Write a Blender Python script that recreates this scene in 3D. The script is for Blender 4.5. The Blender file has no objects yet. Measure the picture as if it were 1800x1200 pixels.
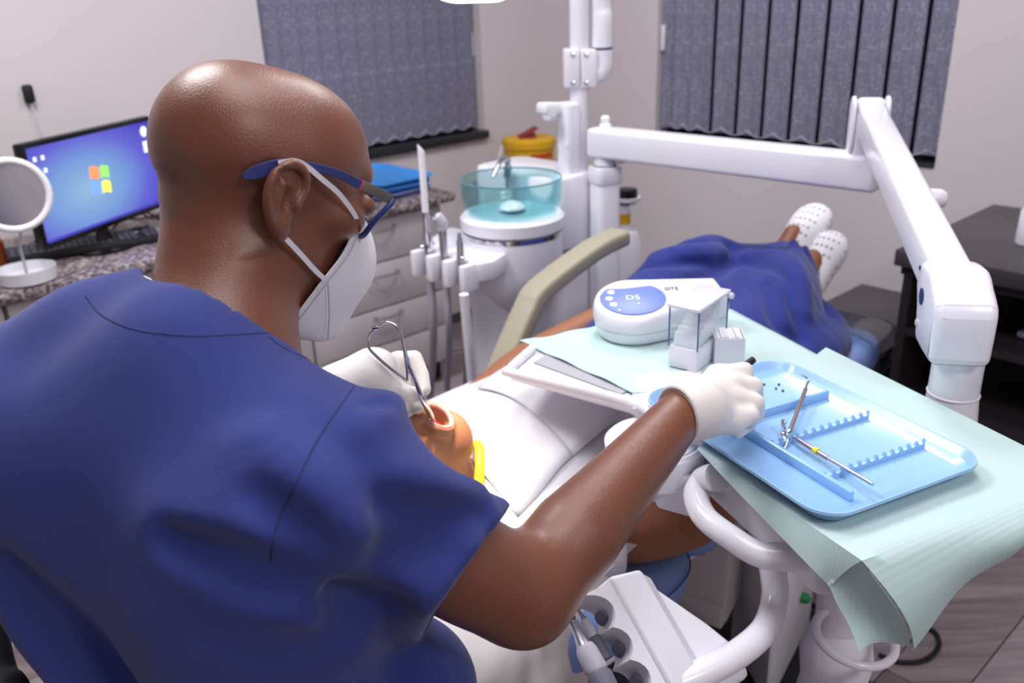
import bpy, bmesh, math, random
import numpy as np
from mathutils import Vector, Matrix
from mathutils.bvhtree import BVHTree
from math import sin, cos, pi, radians
random.seed(7)
C = bpy.context.scene.collection
scn = bpy.context.scene

# ------------------------------------------------------------------ camera
F_PX, PITCH, ROLL, CAM_H = 1546.0, radians(22.2), radians(2.06), 1.45
FW = Vector((0, cos(PITCH), -sin(PITCH)))
_r0 = Vector((1, 0, 0)); _u0 = Vector((0, sin(PITCH), cos(PITCH)))
RT = _r0*cos(ROLL) - _u0*sin(ROLL); UP = _u0*cos(ROLL) + _r0*sin(ROLL)
CAM = Vector((0, 0, CAM_H))
cd = bpy.data.cameras.new('camera'); cam = bpy.data.objects.new('camera', cd); C.objects.link(cam)
cam.matrix_world = Matrix(((RT.x, UP.x, -FW.x, CAM.x), (RT.y, UP.y, -FW.y, CAM.y), (RT.z, UP.z, -FW.z, CAM.z), (0, 0, 0, 1)))
cd.sensor_width = 36.0; cd.lens = 36.0*F_PX/1800.0
cd.clip_start = 0.02
cd.dof.use_dof = True; cd.dof.focus_distance = 0.95; cd.dof.aperture_fstop = 5.6
scn.camera = cam

# ------------------------------------------------------------------ light, world, exposure
w = bpy.data.worlds.new('world'); scn.world = w; w.use_nodes = True
w.node_tree.nodes['Background'].inputs[0].default_value = (0.02, 0.025, 0.04, 1)
w.node_tree.nodes['Background'].inputs[1].default_value = 0.3
scn.view_settings.view_transform = 'Standard'; scn.view_settings.look = 'None'
scn.view_settings.exposure = 0.0; scn.view_settings.gamma = 1.0; scn.view_settings.use_curve_mapping = False

ROOM = Matrix.Rotation(radians(42), 4, 'Z')          # room axes: x along the left wall, y along the right wall
def room(a, b, z): return ROOM @ Vector((a, b, z))

def area(name, loc, size, power, col=(1, 1, 1), target=None, sy=None):
    l = bpy.data.lights.new(name, 'AREA'); l.energy = power; l.color = col; l.size = size
    if sy: l.shape = 'RECTANGLE'; l.size_y = sy
    o = bpy.data.objects.new(name, l); C.objects.link(o); o.location = loc
    if target is not None:
        o.rotation_euler = (Vector(target)-Vector(loc)).to_track_quat('-Z', 'Y').to_euler()
    return o
area('ceiling_lamp_near', room(0.7, 0.5, 2.60), 1.0, 18, (1.0, 0.985, 1.015))
area('rear_flash_fill', room(0.55, -1.25, 2.60), 0.5, 22, (1.0, 0.985, 1.015))  # added fill for bounced flash, set right so it only grazes the dentist's back
area('ceiling_lamp_far', room(2.0, 1.55, 2.60), 0.6, 22, (1.0, 0.985, 1.015))
area('ceiling_lamp_desk', room(0.4, 1.9, 2.60), 0.7, 36, (1.0, 0.995, 1.01))

# ------------------------------------------------------------------ points in the place
def ray(x, y): return FW + RT*((x-900)/F_PX) - UP*((y-600)/F_PX)
def at(x, y, d): return CAM + ray(x, y)*d
def onz(x, y, z):
    v = ray(x, y); return CAM + v*((z-CAM_H)/v.z)
def onpl(x, y, p, n):
    v = ray(x, y); n = Vector(n); return CAM + v*((Vector(p)-CAM).dot(n)/v.dot(n))

# ------------------------------------------------------------------ materials
def s2l(c): return c/12.92 if c <= .04045 else ((c+.055)/1.055)**2.4
def col(h):
    if isinstance(h, str):
        h = h.lstrip('#'); return tuple(s2l(int(h[i:i+2], 16)/255) for i in (0, 2, 4)) + (1,)
    return tuple(h) + (1,)
_mats = {}
def mat(name, c, rough=.5, metal=0, var=0, vscale=8, bump=0, bscale=60, sss=0, sheen=0, coat=0, trans=0, ior=1.45, emit=0, wave=None, alpha=1):
    if name in _mats: return _mats[name]
    m = bpy.data.materials.new(name); m.use_nodes = True; nt = m.node_tree; b = nt.nodes['Principled BSDF']
    b.inputs['Base Color'].default_value = col(c); b.inputs['Roughness'].default_value = rough; b.inputs['Metallic'].default_value = metal
    b.inputs['IOR'].default_value = ior; b.inputs['Alpha'].default_value = alpha
    if sss: b.inputs['Subsurface Weight'].default_value = sss; b.inputs['Subsurface Radius'].default_value = (.012, .005, .003); b.inputs['Subsurface Scale'].default_value = 1
    if sheen: b.inputs['Sheen Weight'].default_value = sheen; b.inputs['Sheen Roughness'].default_value = .4
    if coat: b.inputs['Coat Weight'].default_value = coat; b.inputs['Coat Roughness'].default_value = .08
    if trans: b.inputs['Transmission Weight'].default_value = trans
    if emit: b.inputs['Emission Color'].default_value = col(c); b.inputs['Emission Strength'].default_value = emit
    tc = nt.nodes.new('ShaderNodeTexCoord')
    if var:
        n = nt.nodes.new('ShaderNodeTexNoise'); n.inputs['Scale'].default_value = vscale; n.inputs['Detail'].default_value = 4
        nt.links.new(tc.outputs['Object'], n.inputs['Vector'])
        mx = nt.nodes.new('ShaderNodeMix'); mx.data_type = 'RGBA'
        a = col(c); k = var
        mx.inputs[6].default_value = tuple(max(0, v*(1-k)) for v in a[:3]) + (1,)
        mx.inputs[7].default_value = tuple(min(1, v*(1+k)) for v in a[:3]) + (1,)
        nt.links.new(n.outputs['Fac'], mx.inputs[0]); nt.links.new(mx.outputs[2], b.inputs['Base Color'])
    if bump:
        if wave:
            n2 = nt.nodes.new('ShaderNodeTexWave'); n2.inputs['Scale'].default_value = wave; n2.bands_direction = 'DIAGONAL'
            n2.inputs['Distortion'].default_value = .4
        else:
            n2 = nt.nodes.new('ShaderNodeTexNoise'); n2.inputs['Scale'].default_value = bscale; n2.inputs['Detail'].default_value = 3
        nt.links.new(tc.outputs['Object'], n2.inputs['Vector'])
        bp = nt.nodes.new('ShaderNodeBump'); bp.inputs['Strength'].default_value = bump; bp.inputs['Distance'].default_value = .002
        nt.links.new(n2.outputs['Fac'], bp.inputs['Height']); nt.links.new(bp.outputs['Normal'], b.inputs['Normal'])
    _mats[name] = m
    return m

def thin_clear(name, tint, rough=.03, refl=.10):                  # a thin clear sheet: lets light through, reflects a little at a slant
    m = bpy.data.materials.new(name); m.use_nodes = True; nt = m.node_tree; nt.nodes.clear()
    o = nt.nodes.new('ShaderNodeOutputMaterial'); mx = nt.nodes.new('ShaderNodeMixShader'); t = nt.nodes.new('ShaderNodeBsdfTransparent'); g = nt.nodes.new('ShaderNodeBsdfGlossy')
    lw = nt.nodes.new('ShaderNodeLayerWeight'); lw.inputs['Blend'].default_value = .25; mr = nt.nodes.new('ShaderNodeMapRange')
    mr.inputs['To Min'].default_value = .03; mr.inputs['To Max'].default_value = refl
    t.inputs[0].default_value = col(tint); g.inputs[0].default_value = (1, 1, 1, 1); g.inputs['Roughness'].default_value = rough
    nt.links.new(lw.outputs['Facing'], mr.inputs['Value']); nt.links.new(mr.outputs[0], mx.inputs[0]); nt.links.new(t.outputs[0], mx.inputs[1]); nt.links.new(g.outputs[0], mx.inputs[2]); nt.links.new(mx.outputs[0], o.inputs[0])
    return m
# ------------------------------------------------------------------ objects
_M = {}
def thing(name, label, cat, loc=(0, 0, 0), rz=0, group=None):
    o = bpy.data.objects.new(name, None); C.objects.link(o); o.empty_display_size = .05
    o.location = loc; o.rotation_euler = (0, 0, rz)
    _M[o.name] = Matrix.Translation(Vector(loc)) @ Matrix.Rotation(rz, 4, 'Z')
    o['label'] = label; o['category'] = cat
    if group: o['group'] = group
    return o
def tag(o, label, cat, group=None):
    o['label'] = label; o['category'] = cat
    if group: o['group'] = group
    return o
def link(name, me, m, parent=None, world=True, label=None, kind=None):
    if world and parent is not None: me.transform(_M[parent.name].inverted())
    if m is not None and len(me.materials) == 0: me.materials.append(m)
    o = bpy.data.objects.new(name, me); C.objects.link(o); o.parent = parent
    _M[o.name] = _M[parent.name] if parent is not None else Matrix.Identity(4)
    if label: o['label'] = label
    if kind: o['kind'] = kind
    return o

def smooth_path(pts, n=6):
    P = [Vector(p) for p in pts]; out = []
    P = [P[0]*2-P[1]] + P + [P[-1]*2-P[-2]]
    for i in range(1, len(P)-2):
        a, b, c, d = P[i-1:i+3]
        for k in range(n):
            t = k/n
            out.append(.5*((2*b)+(c-a)*t+(2*a-5*b+4*c-d)*t*t+(3*b-a-3*c+d)*t**3))
    out.append(P[-2]); return out

class MB:
    def __init__(s): s.bm = bmesh.new()
    def box(s, c, size, rot=None, bev=0, seg=2):
        b = bmesh.new(); bmesh.ops.create_cube(b, size=1)
        bmesh.ops.scale(b, vec=Vector(size), verts=b.verts)
        if bev: bmesh.ops.bevel(b, geom=b.edges[:], offset=bev, segments=seg, affect='EDGES', profile=.5)
        M = Matrix.Translation(Vector(c)) @ (rot.to_4x4() if rot is not None else Matrix.Identity(4))
        b.transform(M); s._add(b); return s
    def _add(s, b):
        me = bpy.data.meshes.new('t'); b.to_mesh(me); b.free(); s.bm.from_mesh(me); bpy.data.meshes.remove(me)
    def tube(s, pts, r, n=12, caps=True, flat=None):
        pts = [Vector(p) for p in pts]; N = len(pts)
        rs = r if isinstance(r, (list, tuple)) else [r]*N
        if len(rs) != N: rs = [rs[0]+(rs[-1]-rs[0])*i/(N-1) for i in range(N)] if len(rs) == 2 else list(np.interp(np.linspace(0, 1, N), np.linspace(0, 1, len(rs)), rs))
        rings = []; nrm = None
        for i, p in enumerate(pts):
            t = (pts[min(i+1, N-1)]-pts[max(i-1, 0)]).normalized()
            if nrm is None:
                nrm = t.cross(Vector((0, 0, 1)))
                if nrm.length < .1: nrm = t.cross(Vector((0, 1, 0)))
            nrm = (nrm - t*nrm.dot(t)).normalized(); bi = t.cross(nrm)
            fl = flat if flat else 1
            rings.append([s.bm.verts.new(p+nrm*(cos(2*pi*k/n)*rs[i])+bi*(sin(2*pi*k/n)*rs[i]*fl)) for k in range(n)])
        for i in range(N-1):
            for k in range(n):
                s.bm.faces.new((rings[i][k], rings[i][(k+1) % n], rings[i+1][(k+1) % n], rings[i+1][k]))
        if caps:
            s.bm.faces.new(rings[0][::-1]); s.bm.faces.new(rings[-1])
        return s
    def ring(s, c, R, r, axis=(0, 0, 1), n=40, m=10, sx=1, sy=1):
        q = Vector((0, 0, 1)).rotation_difference(Vector(axis)).to_matrix(); rows = []
        for i in range(n):
            a = 2*pi*i/n; row = []
            for k in range(m):
                b = 2*pi*k/m; v = Vector(((R+r*cos(b))*cos(a)*sx, (R+r*cos(b))*sin(a)*sy, r*sin(b)))
                row.append(s.bm.verts.new(Vector(c)+q @ v))
            rows.append(row)
        for i in range(n):
            for k in range(m):
                s.bm.faces.new((rows[i][k], rows[(i+1) % n][k], rows[(i+1) % n][(k+1) % m], rows[i][(k+1) % m]))
        return s
    def lathe(s, prof, c=(0, 0, 0), axis=(0, 0, 1), n=40, sx=1, sy=1, M=None):
        q = Vector((0, 0, 1)).rotation_difference(Vector(axis)).to_matrix() if M is None else M
        rows = []
        for (r, z) in prof:
            if r < 1e-6: rows.append([s.bm.verts.new(Vector(c)+q @ Vector((0, 0, z)))])
            else: rows.append([s.bm.verts.new(Vector(c)+q @ Vector((r*cos(2*pi*k/n)*sx, r*sin(2*pi*k/n)*sy, z))) for k in range(n)])
        for i in range(len(rows)-1):
            a, b = rows[i], rows[i+1]
            for k in range(n):
                k2 = (k+1) % n
                if len(a) == 1 and len(b) == 1: continue
                if len(a) == 1: s.bm.faces.new((a[0], b[k], b[k2]))
                elif len(b) == 1: s.bm.faces.new((a[k], a[k2], b[0]))
                else: s.bm.faces.new((a[k], a[k2], b[k2], b[k]))
        return s
    def prism(s, poly, z0, z1, M=None, bev=0, seg=2):
        b = bmesh.new()
        vs = [b.verts.new((p[0], p[1], z0)) for p in poly]
        f = b.faces.new(vs); r = bmesh.ops.extrude_face_region(b, geom=[f])
        for v in [g for g in r['geom'] if isinstance(g, bmesh.types.BMVert)]: v.co.z = z1
        bmesh.ops.recalc_face_normals(b, faces=b.faces)
        if bev:
            ed = [e for e in b.edges if len(e.link_faces) == 2 and e.calc_face_angle(0) > .6]
            bmesh.ops.bevel(b, geom=ed, offset=bev, segments=seg, affect='EDGES', profile=.5)
        if M is not None: b.transform(M)
        s._add(b); return s
    def grid(s, rows, thick=0, closed=False):
        V = [[s.bm.verts.new(Vector(p)) for p in r] for r in rows]
        fs = []
        for i in range(len(V)-1):
            for j in range(len(V[0])-1):
                fs.append(s.bm.faces.new((V[i][j], V[i][j+1], V[i+1][j+1], V[i+1][j])))
        if thick:
            bmesh.ops.recalc_face_normals(s.bm, faces=fs)
            bmesh.ops.solidify(s.bm, geom=fs, thickness=thick)
        return s
    def done(s, sharp=35):
        bmesh.ops.recalc_face_normals(s.bm, faces=s.bm.faces)
        me = bpy.data.meshes.new('m'); s.bm.to_mesh(me); s.bm.free()
        me.polygons.foreach_set('use_smooth', [True]*len(me.polygons))
        if sharp: me.set_sharp_from_angle(angle=radians(sharp))
        return me
    def obj(s, name, m, parent=None, world=True, sharp=35, **k): return link(name, s.done(sharp), m, parent, world, **k)

def ribbon(mb, pts, up, hts, th):                               # a flat band standing along up
    pts = [Vector(p) for p in pts]; N = len(pts); hs = np.interp(np.linspace(0, 1, N), np.linspace(0, 1, len(hts)), hts); rows = []
    for i, p in enumerate(pts):
        t = (pts[min(i+1, N-1)]-pts[max(i-1, 0)]).normalized(); n = t.cross(Vector(up)).normalized(); u = n.cross(t).normalized(); h = hs[i]/2
        rows.append([mb.bm.verts.new(p+u*a+n*b) for a, b in ((-h, -th/2), (-h*.9, th/2), (h*.9, th/2), (h, -th/2))])
    for i in range(N-1):
        for k in range(4): mb.bm.faces.new((rows[i][k], rows[i][(k+1) % 4], rows[i+1][(k+1) % 4], rows[i+1][k]))
    mb.bm.faces.new(rows[0][::-1]); mb.bm.faces.new(rows[-1]); return mb
def rrect(w, h, r, n=6, cx=0, cy=0):
    out = []
    for (sx, sy, a0) in ((1, 1, 0), (-1, 1, 90), (-1, -1, 180), (1, -1, 270)):
        for k in range(n+1):
            a = radians(a0+90*k/n); out.append((cx+sx*(w/2-r)+r*cos(a), cy+sy*(h/2-r)+r*sin(a)))
    return out
def bar(mb, p, q, wd, ht, bev=.004, up=(0, 0, 1), seg=2):          # a bevelled bar from p to q
    p, q = Vector(p), Vector(q); x = (q-p).normalized(); y = Vector(up).cross(x).normalized(); z = x.cross(y)
    R = Matrix((x, y, z)).transposed()
    mb.box((p+q)/2, ((q-p).length, wd, ht), R, bev, seg); return mb
def frame(x, up):                                                # matrix with x along x, z close to up
    x = Vector(x).normalized(); y = Vector(up).cross(x).normalized(); z = x.cross(y)
    return Matrix((x, y, z)).transposed()
def text_mesh(s, size, depth=.0003, M=None):
    cu = bpy.data.curves.new('t', 'FONT'); cu.body = s; cu.size = size; cu.extrude = depth; cu.align_x = 'CENTER'; cu.align_y = 'CENTER'
    o = bpy.data.objects.new('t', cu); C.objects.link(o)
    dg = bpy.context.evaluated_depsgraph_get(); me = bpy.data.meshes.new_from_object(o.evaluated_get(dg))
    bpy.data.objects.remove(o); bpy.data.curves.remove(cu); me.materials.clear()
    if M is not None: me.transform(M)
    return me
def copy_tree(o, parent=None):
    c = o.copy(); C.objects.link(c); c.parent = parent
    _M[c.name] = _M.get(o.name)
    for ch in list(o.children): copy_tree(ch, c)
    return c

# ------------------------------------------------------------------ soft bodies: distance field -> one continuous surface
class SDF:
    def __init__(s, lo, hi, h):
        s.h = h; s.lo = np.array(lo, float); s.n = np.ceil((np.array(hi)-s.lo)/h).astype(int)+1
        s.D = np.full(s.n, .2, np.float32)
        s.ax = [(s.lo[i]+h*np.arange(s.n[i])).astype(np.float32) for i in range(3)]
    def _sub(s, lo, hi):
        a = np.clip(np.floor((np.array(lo)-s.lo)/s.h).astype(int), 0, s.n); b = np.clip(np.ceil((np.array(hi)-s.lo)/s.h).astype(int)+1, 0, s.n)
        sl = tuple(slice(a[i], b[i]) for i in range(3))
        X = s.ax[0][sl[0]][:, None, None]; Y = s.ax[1][sl[1]][None, :, None]; Z = s.ax[2][sl[2]][None, None, :]
        return sl, X, Y, Z
    def _mix(s, sl, d, k, mode):
        o = s.D[sl]
        if o.size == 0: return
        if mode == 'add':
            if k > 0: h = np.maximum(k-np.abs(o-d), 0)/k; s.D[sl] = np.minimum(o, d)-h*h*k*.25
            else: s.D[sl] = np.minimum(o, d)
        else:
            d = -d
            if k > 0: h = np.maximum(k-np.abs(o-d), 0)/k; s.D[sl] = np.maximum(o, d)+h*h*k*.25
            else: s.D[sl] = np.maximum(o, d)
    def ell(s, c, r, R=None, k=.02, mode='add'):
        c = np.array(c); m = max(r)+k+3*s.h
        sl, X, Y, Z = s._sub(c-m, c+m)
        x, y, z = X-c[0], Y-c[1], Z-c[2]
        if R is not None:
            A = np.array(R); x, y, z = (A[0, i]*x+A[1, i]*y+A[2, i]*z for i in range(3))   # columns of R are the axes
        k0 = np.sqrt((x/r[0])**2+(y/r[1])**2+(z/r[2])**2); k1 = np.sqrt((x/r[0]**2)**2+(y/r[1]**2)**2+(z/r[2]**2)**2)
        s._mix(sl, (k0*(k0-1)/np.maximum(k1, 1e-6)).astype(np.float32), k, mode); return s
    def cap(s, p, q, r1, r2=None, k=.02, mode='add'):
        if r2 is None: r2 = r1
        p, q = np.array(p, float), np.array(q, float); m = max(r1, r2)+k+3*s.h
        sl, X, Y, Z = s._sub(np.minimum(p, q)-m, np.maximum(p, q)+m)
        v = q-p; L = max(v@v, 1e-9)
        t = np.clip(((X-p[0])*v[0]+(Y-p[1])*v[1]+(Z-p[2])*v[2])/L, 0, 1)
        d = np.sqrt((X-p[0]-t*v[0])**2+(Y-p[1]-t*v[1])**2+(Z-p[2]-t*v[2])**2)-(r1+(r2-r1)*t)
        s._mix(sl, d.astype(np.float32), k, mode); return s
    def chain(s, pts, rs, k=.01, mode='add'):
        if not isinstance(rs, (list, tuple)): rs = [rs]*len(pts)
        P = [np.array(p, float) for p in pts]
        m = max(rs)+k+3*s.h; lo = np.min(P, 0)-m; hi = np.max(P, 0)+m
        sl, X, Y, Z = s._sub(lo, hi); best = None
        for i in range(len(P)-1):
            p, v = P[i], P[i+1]-P[i]; L = max(v@v, 1e-9)
            t = np.clip(((X-p[0])*v[0]+(Y-p[1])*v[1]+(Z-p[2])*v[2])/L, 0, 1)
            d = np.sqrt((X-p[0]-t*v[0])**2+(Y-p[1]-t*v[1])**2+(Z-p[2]-t*v[2])**2)-(rs[i]+(rs[i+1]-rs[i])*t)
            best = d if best is None else np.minimum(best, d)
        s._mix(sl, best.astype(np.float32), k, mode); return s
    def limb(s, pts, rs, k=.01, mode='add', n=4):
        P = smooth_path(pts, n); u = np.linspace(0, len(pts)-1, len(P))
        return s.chain(P, [float(v) for v in np.interp(u, range(len(pts)), rs)], k, mode)
    def plane(s, p, n, k=0, lo=None, hi=None):                     # keep the side the normal points away from
        p = np.array(p); n = np.array(n); n = n/np.linalg.norm(n)
        sl, X, Y, Z = s._sub(lo if lo is not None else s.lo, hi if hi is not None else s.lo+s.h*s.n)
        d = ((X-p[0])*n[0]+(Y-p[1])*n[1]+(Z-p[2])*n[2]).astype(np.float32)
        s._mix(sl, -d, k, 'sub'); return s
    def surf(s, px, py, d0=.5, d1=1.4, lift=0):                     # where a line of sight first meets the surface
        v = ray(px, py)
        for d in np.arange(d0, d1, s.h*.5):
            p = CAM+v*float(d); i = np.round((np.array(p)-s.lo)/s.h).astype(int)
            if (i >= 0).all() and (i < s.n).all() and s.D[tuple(i)] < 0: return p - v.normalized()*lift
        return CAM+v*.8
    def mesh(s, blur=0):
        D = s.D
        D[0] = D[-1] = .1; D[:, 0] = D[:, -1] = .1; D[:, :, 0] = D[:, :, -1] = .1
        ins = D < 0
        n0, n1, n2 = D.shape
        cnt = np.zeros((n0-1, n1-1, n2-1), np.int8)
        for i in (0, 1):
            for j in (0, 1):
                for k in (0, 1): cnt += ins[i:n0-1+i, j:n1-1+j, k:n2-1+k]
        act = np.argwhere((cnt > 0) & (cnt < 8))
        idx = np.full(cnt.shape, -1, np.int32); idx[tuple(act.T)] = np.arange(len(act))
        acc = np.zeros((len(act), 3)); w = np.zeros(len(act))
        cr = [(i, j, k) for i in (0, 1) for j in (0, 1) for k in (0, 1)]
        val = {c: D[act[:, 0]+c[0], act[:, 1]+c[1], act[:, 2]+c[2]] for c in cr}
        for a in cr:
            for ax in range(3):
                if a[ax]: continue
                b = tuple(1 if q == ax else a[q] for q in range(3))
                va, vb = val[a], val[b]; m = (va < 0) != (vb < 0)
                t = np.where(m, va/np.where(m, va-vb, 1), 0)
                for q in range(3): acc[:, q] += np.where(m, a[q]+(t if q == ax else 0), 0)
                w += m
        V = s.lo + s.h*(act + acc/w[:, None])
        Fs = []
        for ax in range(3):
            o1, o2 = [(1, 2), (2, 0), (0, 1)][ax]
            A = ins[:-1] if ax == 0 else (ins[:, :-1] if ax == 1 else ins[:, :, :-1])
            Bq = ins[1:] if ax == 0 else (ins[:, 1:] if ax == 1 else ins[:, :, 1:])
            e = np.argwhere(A != Bq); fl = A[tuple(e.T)]
            ok = (e[:, o1] > 0) & (e[:, o2] > 0); e = e[ok]; fl = fl[ok]
            def g(d1, d2):
                q = e.copy(); q[:, o1] -= d1; q[:, o2] -= d2; return idx[tuple(q.T)]
            quad = np.stack([g(0, 0), g(1, 0), g(1, 1), g(0, 1)], 1)
            quad[~fl] = quad[~fl][:, ::-1]; Fs.append(quad)
        Fq = np.concatenate(Fs)
        me = bpy.data.meshes.new('m')
        me.vertices.add(len(V)); me.vertices.foreach_set('co', V.astype(np.float32).ravel())
        me.loops.add(Fq.size); me.loops.foreach_set('vertex_index', Fq[:, ::-1].astype(np.int32).ravel())
        me.polygons.add(len(Fq)); me.polygons.foreach_set('loop_start', np.arange(0, Fq.size, 4, dtype=np.int32))
        me.polygons.foreach_set('use_smooth', np.ones(len(Fq), bool))
        me.update(calc_edges=True); me.validate()
        if blur:
            bm = bmesh.new(); bm.from_mesh(me)
            for _ in range(blur): bmesh.ops.smooth_vert(bm, verts=bm.verts, factor=.5, use_axis_x=True, use_axis_y=True, use_axis_z=True)
            bm.to_mesh(me); bm.free()
        return me
def join_mesh(a, b):
    bm = bmesh.new(); bm.from_mesh(a); bm.from_mesh(b); me = bpy.data.meshes.new('m'); bm.to_mesh(me); bm.free()
    me.polygons.foreach_set('use_smooth', [True]*len(me.polygons)); return me
# ================================================================== the room
WALL = mat('painted_plaster', '#d0c9cb', .85, var=.03, vscale=3, bump=.05, bscale=200)
def struct(name, mb, m, parent=None, **k):
    o = mb.obj(name, m, parent, **k)
    if parent is None: o['kind'] = 'structure'
    return o
def rbox(mb, a0, a1, b0, b1, z0, z1, bev=0):
    mb.box(room((a0+a1)/2, (b0+b1)/2, (z0+z1)/2), (abs(a1-a0), abs(b1-b0), abs(z1-z0)), ROOM.to_3x3(), bev); return mb
ZC, A0, A1, B0, B1, T = 2.62, -1.9, 3.0, -1.9, 3.1, .16
LW = (1.62, 2.67, .80, 2.15)                                        # left window opening along a
RW = (1.205, 2.38, .835, 2.15)                                       # right window opening along b
m = MB()
rbox(m, A0-T, LW[0], B1, B1+T, 0, ZC); rbox(m, LW[1], A1+T, B1, B1+T, 0, ZC); rbox(m, LW[0], LW[1], B1, B1+T, 0, LW[2]); rbox(m, LW[0], LW[1], B1, B1+T, LW[3], ZC)
struct('wall_left', m, WALL)
m = MB()
rbox(m, A1, A1+T, B0-T, RW[0], 0, ZC); rbox(m, A1, A1+T, RW[1], B1, 0, ZC); rbox(m, A1, A1+T, RW[0], RW[1], 0, RW[2]); rbox(m, A1, A1+T, RW[0], RW[1], RW[3], ZC)
struct('wall_right', m, WALL)
struct('wall_back', rbox(MB(), A0-T, A0, B0-T, B1, 0, ZC), WALL)
struct('wall_front', rbox(MB(), A0, A1, B0-T, B0, 0, ZC), WALL)
struct('ceiling', rbox(MB(), A0-T, A1+T, B0-T, B1+T, ZC, ZC+.1), mat('white_ceiling', '#e6e4e4', .9))
# --- floor of grey-brown wood-look boards
FLM = mat('floor_backing', '#3a3336', .8)
floor = struct('floor', rbox(MB(), A0-T, A1+T, B0-T, B1+T, -.1, -.004), FLM)
def wood(name, c1, c2):
    m = mat(name, c1, .45, bump=.12, bscale=40); nt = m.node_tree; b = nt.nodes['Principled BSDF']
    tc = nt.nodes.new('ShaderNodeTexCoord'); mp = nt.nodes.new('ShaderNodeMapping'); mp.inputs['Scale'].default_value = (2.2, 26, 20); mp.inputs['Rotation'].default_value = (0, 0, -radians(42))
    n = nt.nodes.new('ShaderNodeTexNoise'); n.inputs['Scale'].default_value = 1.5; n.inputs['Detail'].default_value = 6; n.inputs['Distortion'].default_value = .6
    r = nt.nodes.new('ShaderNodeValToRGB'); r.color_ramp.elements[0].color = col(c1); r.color_ramp.elements[1].color = col(c2); r.color_ramp.elements[0].position = .3; r.color_ramp.elements[1].position = .7
    nt.links.new(tc.outputs['Object'], mp.inputs[0]); nt.links.new(mp.outputs[0], n.inputs['Vector']); nt.links.new(n.outputs['Fac'], r.inputs[0]); nt.links.new(r.outputs[0], b.inputs['Base Color'])
    return m
WOODS = [wood('floor_board_grey', '#766a6d', '#9a8d90'), wood('floor_board_brown', '#675a5c', '#887a7c'), wood('floor_board_pale', '#82767a', '#a2979a')]
pm = {}
for i in range(-2, 29):                                            # boards run along the right wall's normal, staggered
    b0 = -1.2+.15*i
    a = -.6+(i*.53 % 1.2)-1.2
    while a < A1:
        a1 = min(a+1.2, A1); a_s = max(a, -.9)
        if a1-a_s > .02 and b0 < B1-.1:
            key = (round(a1-a_s, 3), random.randrange(3))
            if key not in pm:
                me = MB().box((0, 0, 0), (key[0]-.003, .147, .008), ROOM.to_3x3(), .001, 1).done(); me.materials.append(WOODS[key[1]]); pm[key] = me
            o = bpy.data.objects.new('floor_board', pm[key]); C.objects.link(o); o.parent = floor; o.location = room((a_s+a1)/2, b0+.075, -.004)
        a = a1

# --- windows and dark sills
DARKAL = mat('dark_window_frame', '#1c2030', .4, .2); NIGHT = mat('window_pane_glass', '#dfe6ee', .03, trans=1, ior=1.45)
SLATE = mat('dark_slate_sill', '#23252b', .35, var=.2, vscale=20)
w1 = MB()
for z in (LW[2]+.025, LW[3]-.025): rbox(w1, LW[0], LW[1], B1+.09, B1+.13, z-.025, z+.025, .004)
for a in (LW[0]+.025, (LW[0]+LW[1])/2, LW[1]-.025): rbox(w1, a-.025, a+.025, B1+.09, B1+.13, LW[2]+.05, LW[3]-.05, .004)
w1o = struct('window_1', w1, DARKAL)
for a0, a1 in ((LW[0]+.05, (LW[0]+LW[1])/2-.025), ((LW[0]+LW[1])/2+.025, LW[1]-.05)): rbox(MB(), a0, a1, B1+.107, B1+.113, LW[2]+.05, LW[3]-.05).obj('pane', NIGHT, w1o)
w2 = MB()
for z in (RW[2]+.025, RW[3]-.025): rbox(w2, A1+.09, A1+.13, RW[0], RW[1], z-.025, z+.025, .004)
for b in (RW[0]+.025, (RW[0]+RW[1])/2, RW[1]-.025): rbox(w2, A1+.09, A1+.13, b-.025, b+.025, RW[2]+.05, RW[3]-.05, .004)
w2o = struct('window_2', w2, DARKAL)
for b0, b1 in ((RW[0]+.05, (RW[0]+RW[1])/2-.025), ((RW[0]+RW[1])/2+.025, RW[1]-.05)): rbox(MB(), A1+.107, A1+.113, b0, b1, RW[2]+.05, RW[3]-.05).obj('pane', NIGHT, w2o)
struct('trim_1', rbox(MB(), LW[0]-.01, LW[1]+.008, B1-.025, B1+.09, .795, .83, .004), SLATE)
struct('trim_2', rbox(MB(), A1-.006, A1+.09, RW[0]+.002, RW[1]-.002, RW[2]-.004, RW[2]+.006, .002), SLATE)

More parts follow.
